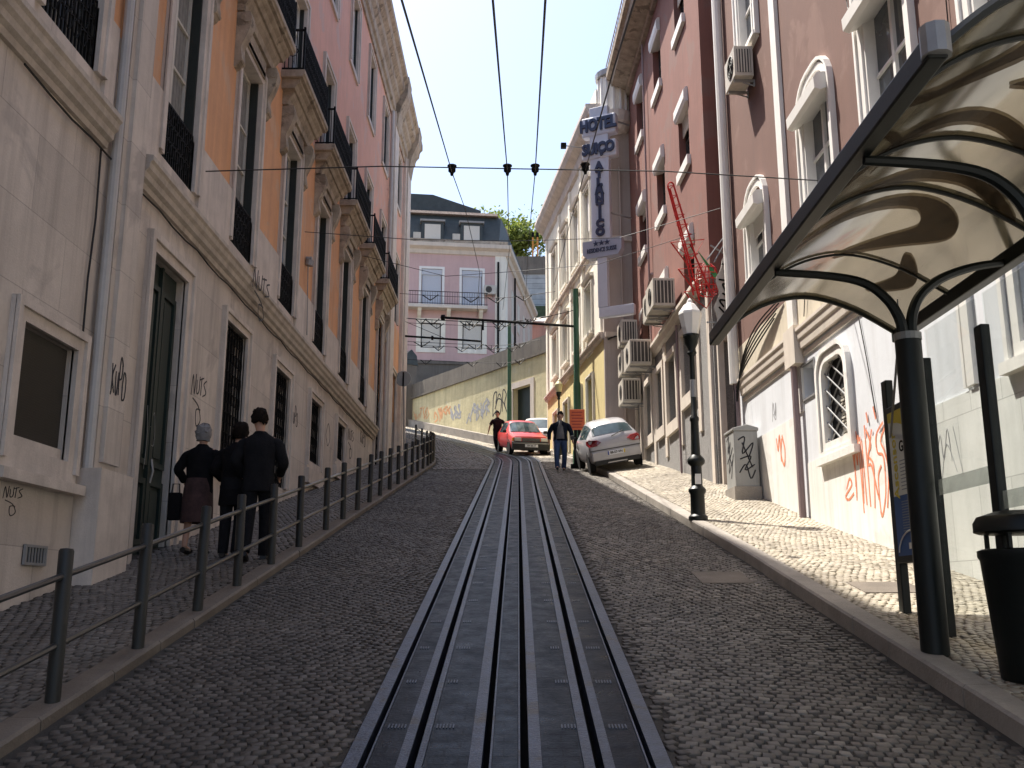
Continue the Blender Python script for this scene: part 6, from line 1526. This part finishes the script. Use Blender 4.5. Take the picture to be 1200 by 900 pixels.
    for i in range(9):
        f = i/8; z = rh[2] + (.135-rh[2])*f; e_ = max(0.06, 1-max(0, (f-.35)/.65)**2.2) ** .5 if f > .35 else (.86+.4*f)
        back = .034 if f < .45 else .034-.03*(f-.45)/.55
        rgs.append((hc.x, hc.y+back*k, hc.z+z*k, rh[0]*e_*k, (rh[1]-(.028 if f < .45 else .028*(1-(f-.45)/.55)))*e_*k))
    loft(q, rgs, 18)
    rj = random.Random(lab); q.v = [(x+rj.gauss(0,.009)*k, y+rj.gauss(0,.009)*k, z+rj.gauss(0,.010)*k) for x, y, z in q.v]
    q.build('hair', hair_m, t, True)
    # face
    fc = hc + Vector((0, -.085*k, 0)); q = MB()
    q.prism([(fc.x-.014*k, fc.y+.006, fc.z-.025*k), (fc.x+.014*k, fc.y+.006, fc.z-.025*k), (fc.x, fc.y+.006, fc.z+.03*k)], (0, -.0, 0)) if False else None
    q.add([(fc.x-.016*k, fc.y+.008*k, fc.z-.03*k), (fc.x+.016*k, fc.y+.008*k, fc.z-.03*k), (fc.x, fc.y+.008*k, fc.z+.025*k), (fc.x, fc.y-.02*k, fc.z-.026*k)], [(0,1,2),(0,1,3),(1,2,3),(0,2,3)]); q.build('nose', SKIN, t, True)
    for s in (-1, 1):
        q = MB(); q.lathe([(0,-.01*k),(.022*k,-.008*k),(.03*k,.0),(.022*k,.01*k),(0,.008*k)], (hc.x+s*.088*k, hc.y+.005*k, hc.z-.01*k), 8, 'x'); q.build('ear', SKIN, t, True)
        q = MB(); q.lathe([(0,-.008*k),(.011*k,-.004*k),(.011*k,.004*k),(0,.006*k)], (fc.x+s*.033*k, fc.y+.012*k, fc.z+.01*k), 8, 'y'); q.build('eye', HAIRD, t)
    q = MB(); q.flat((fc.x-.024*k, fc.y+.012*k, fc.z-.06*k), (fc.x+.024*k, fc.y+.012*k, fc.z-.06*k), .01*k, .009*k); q.build('mouth', M('lips', (.3,.12,.1), .5, .1, 5), t)
    if cap:
        q = MB(); q.lathe([(0,.075*k),(.06*k,.07*k),(.098*k,.03*k),(.108*k,-.01*k),(.105*k,-.015*k),(0,-.01*k)], (cc.x, cc.y, cc.z+.0*k), 16); q.prism([(cc.x-.08*k, cc.y-.09*k, cc.z-.012*k), (cc.x+.08*k, cc.y-.09*k, cc.z-.012*k), (cc.x+.06*k, cc.y-.18*k, cc.z-.02*k), (cc.x-.06*k, cc.y-.18*k, cc.z-.02*k)], (0,0,.012*k)); q.build('cap', cap, t, True)
    if shirt:
        q = MB(); loft(q, [(0, -.066*k, .93*k, .135*k, .10*k), (0, -.060*k, 1.1*k, .125*k, .095*k), (0, -.058*k, 1.28*k, .12*k, .10*k), (0, -.04*k, 1.4*k, .07*k, .085*k), (0, -.02*k, 1.5*k, .05*k, .06*k)], 14); q.build('shirt', shirt, t, True)
    return t
def arm(el, wr): return dict(el=el, wr=wr)
def P(L, Rr, **k): d = dict(L=L, R=Rr); d.update(k); return d
def leg(kn, an, toe=(0, -.15, -.045)): return dict(kn=kn, an=an, toe=toe)
def zL(x, y): return float(fnl(np.array(x), np.array(y)))
HANG = lambda s, f=0: dict(el=(s*.07, .03+f, -.29), wr=(s*.02, -.06+f, -.25))
# three people walking up the left pavement, backs to us (figures turned to face +y; after the turn their left arm is on the left)
person('grey-haired woman in black cardigan and patterned skirt walking uphill on the left', (-3.98, 12.2, zL(-3.98, 12.2)), R(172), 1.60,
       P({**dict(el=(-.12, .02, -.26), wr=(.04, -.2, -.10)), **leg((-.01, -.07, -.40), (0, .06, -.41))}, {**dict(el=(.13, .03, -.25), wr=(-.02, -.15, -.14)), **leg((.01, .03, -.40), (0, .08, -.40))}, lean=-.04, head=(0, -.03)),
       BLK1, BLK1, HAIRG, wide=1.05, skirt=M('patterned_skirt', (.055,.028,.026), .9, .6, 9), hair='bob', coat=.12)
HBG = thing('handbag', 'flat black shopping bag held low by the grey-haired woman', 'bag', (-4.26, 12.2, zL(-4.2, 12.2)+.42))
q = MB(); q.box(-.075, .075, -.05, .05, 0, .34); q.build('bag_body', BLK3, HBG, bevel=.015); q = MB(); q.tube([(-.05,0,.34), (-.04,0,.45), (.04,0,.45), (.05,0,.34)], .01, 5); q.build('bag_handle', SHOE, HBG)
person('stooping person in long black coat walking between the grey-haired woman and the tall man', (-3.48, 12.0, zL(-3.48, 12.0)), R(178), 1.64,
       P({**dict(el=(-.13, .02, -.26), wr=(.10, -.2, .0)), **leg((0, -.04, -.41), (0, .10, -.41))}, {**dict(el=(.11, .03, -.27), wr=(-.04, -.18, -.1)), **leg((.0, .0, -.41), (0, .04, -.42))}, lean=-.07, head=(-.01, -.04)),
       BLK3, BLK2, HAIRD, wide=1.0, hair='bob', coat=.3)
person('tall young man in black jacket and trousers walking uphill nearest the railing', (-3.12, 11.75, zL(-3.12, 11.75)), R(184), 1.80,
       P({**dict(el=(-.10, -.02, -.28), wr=(.06, -.2, -.10)), **leg((0, -.12, -.40), (0, .0, -.42))}, {**dict(el=(.10, .04, -.27), wr=(-.06, -.17, -.14)), **leg((0, .04, -.41), (0, .13, -.38), (0, -.12, -.09))}, lean=-.02, head=(.03, -.02)),
       BLK2, BLK2, HAIRD, wide=.98, coat=.16)
person('man in dark T-shirt striding down the rails, arms swinging', (-.88, 41.6, G(-.88, 41.6)+.01), R(6), 1.74,
       P({**dict(el=(-.14, .06, -.26), wr=(-.06, .02, -.25)), **leg((-.02, -.12, -.40), (.10, .10, -.40))}, {**dict(el=(.16, .02, -.22), wr=(.08, -.12, -.2)), **leg((.02, .04, -.41), (-.06, .2, -.35), (0, -.1, -.1))}),
       cloth('maroon_black_tshirt', (.02,.014,.016)), cloth('dark_jeans', (.014,.015,.018)), HAIRD, sleeve='short', hair='crop', wide=1.02)
person('man in open navy jacket, grey shirt and blue jeans walking down beside the silver car', (1.28, 29.2, G(1.28, 29.2)+.01), R(-4), 1.76,
       P({**dict(el=(-.14, .05, -.26), wr=(-.0, -.06, -.22)), **leg((-.03, -.12, -.40), (.02, -.02, -.42))}, {**dict(el=(.13, .05, -.26), wr=(.03, -.08, -.22)), **leg((.03, .05, -.41), (-.03, .2, -.37), (0, -.12, -.09))}),
       cloth('navy_jacket', (.013,.017,.028)), cloth('blue_jeans', (.055,.085,.17)), HAIRD, wide=1.12, shirt=cloth('grey_shirt', (.15,.15,.155)), coat=.06)
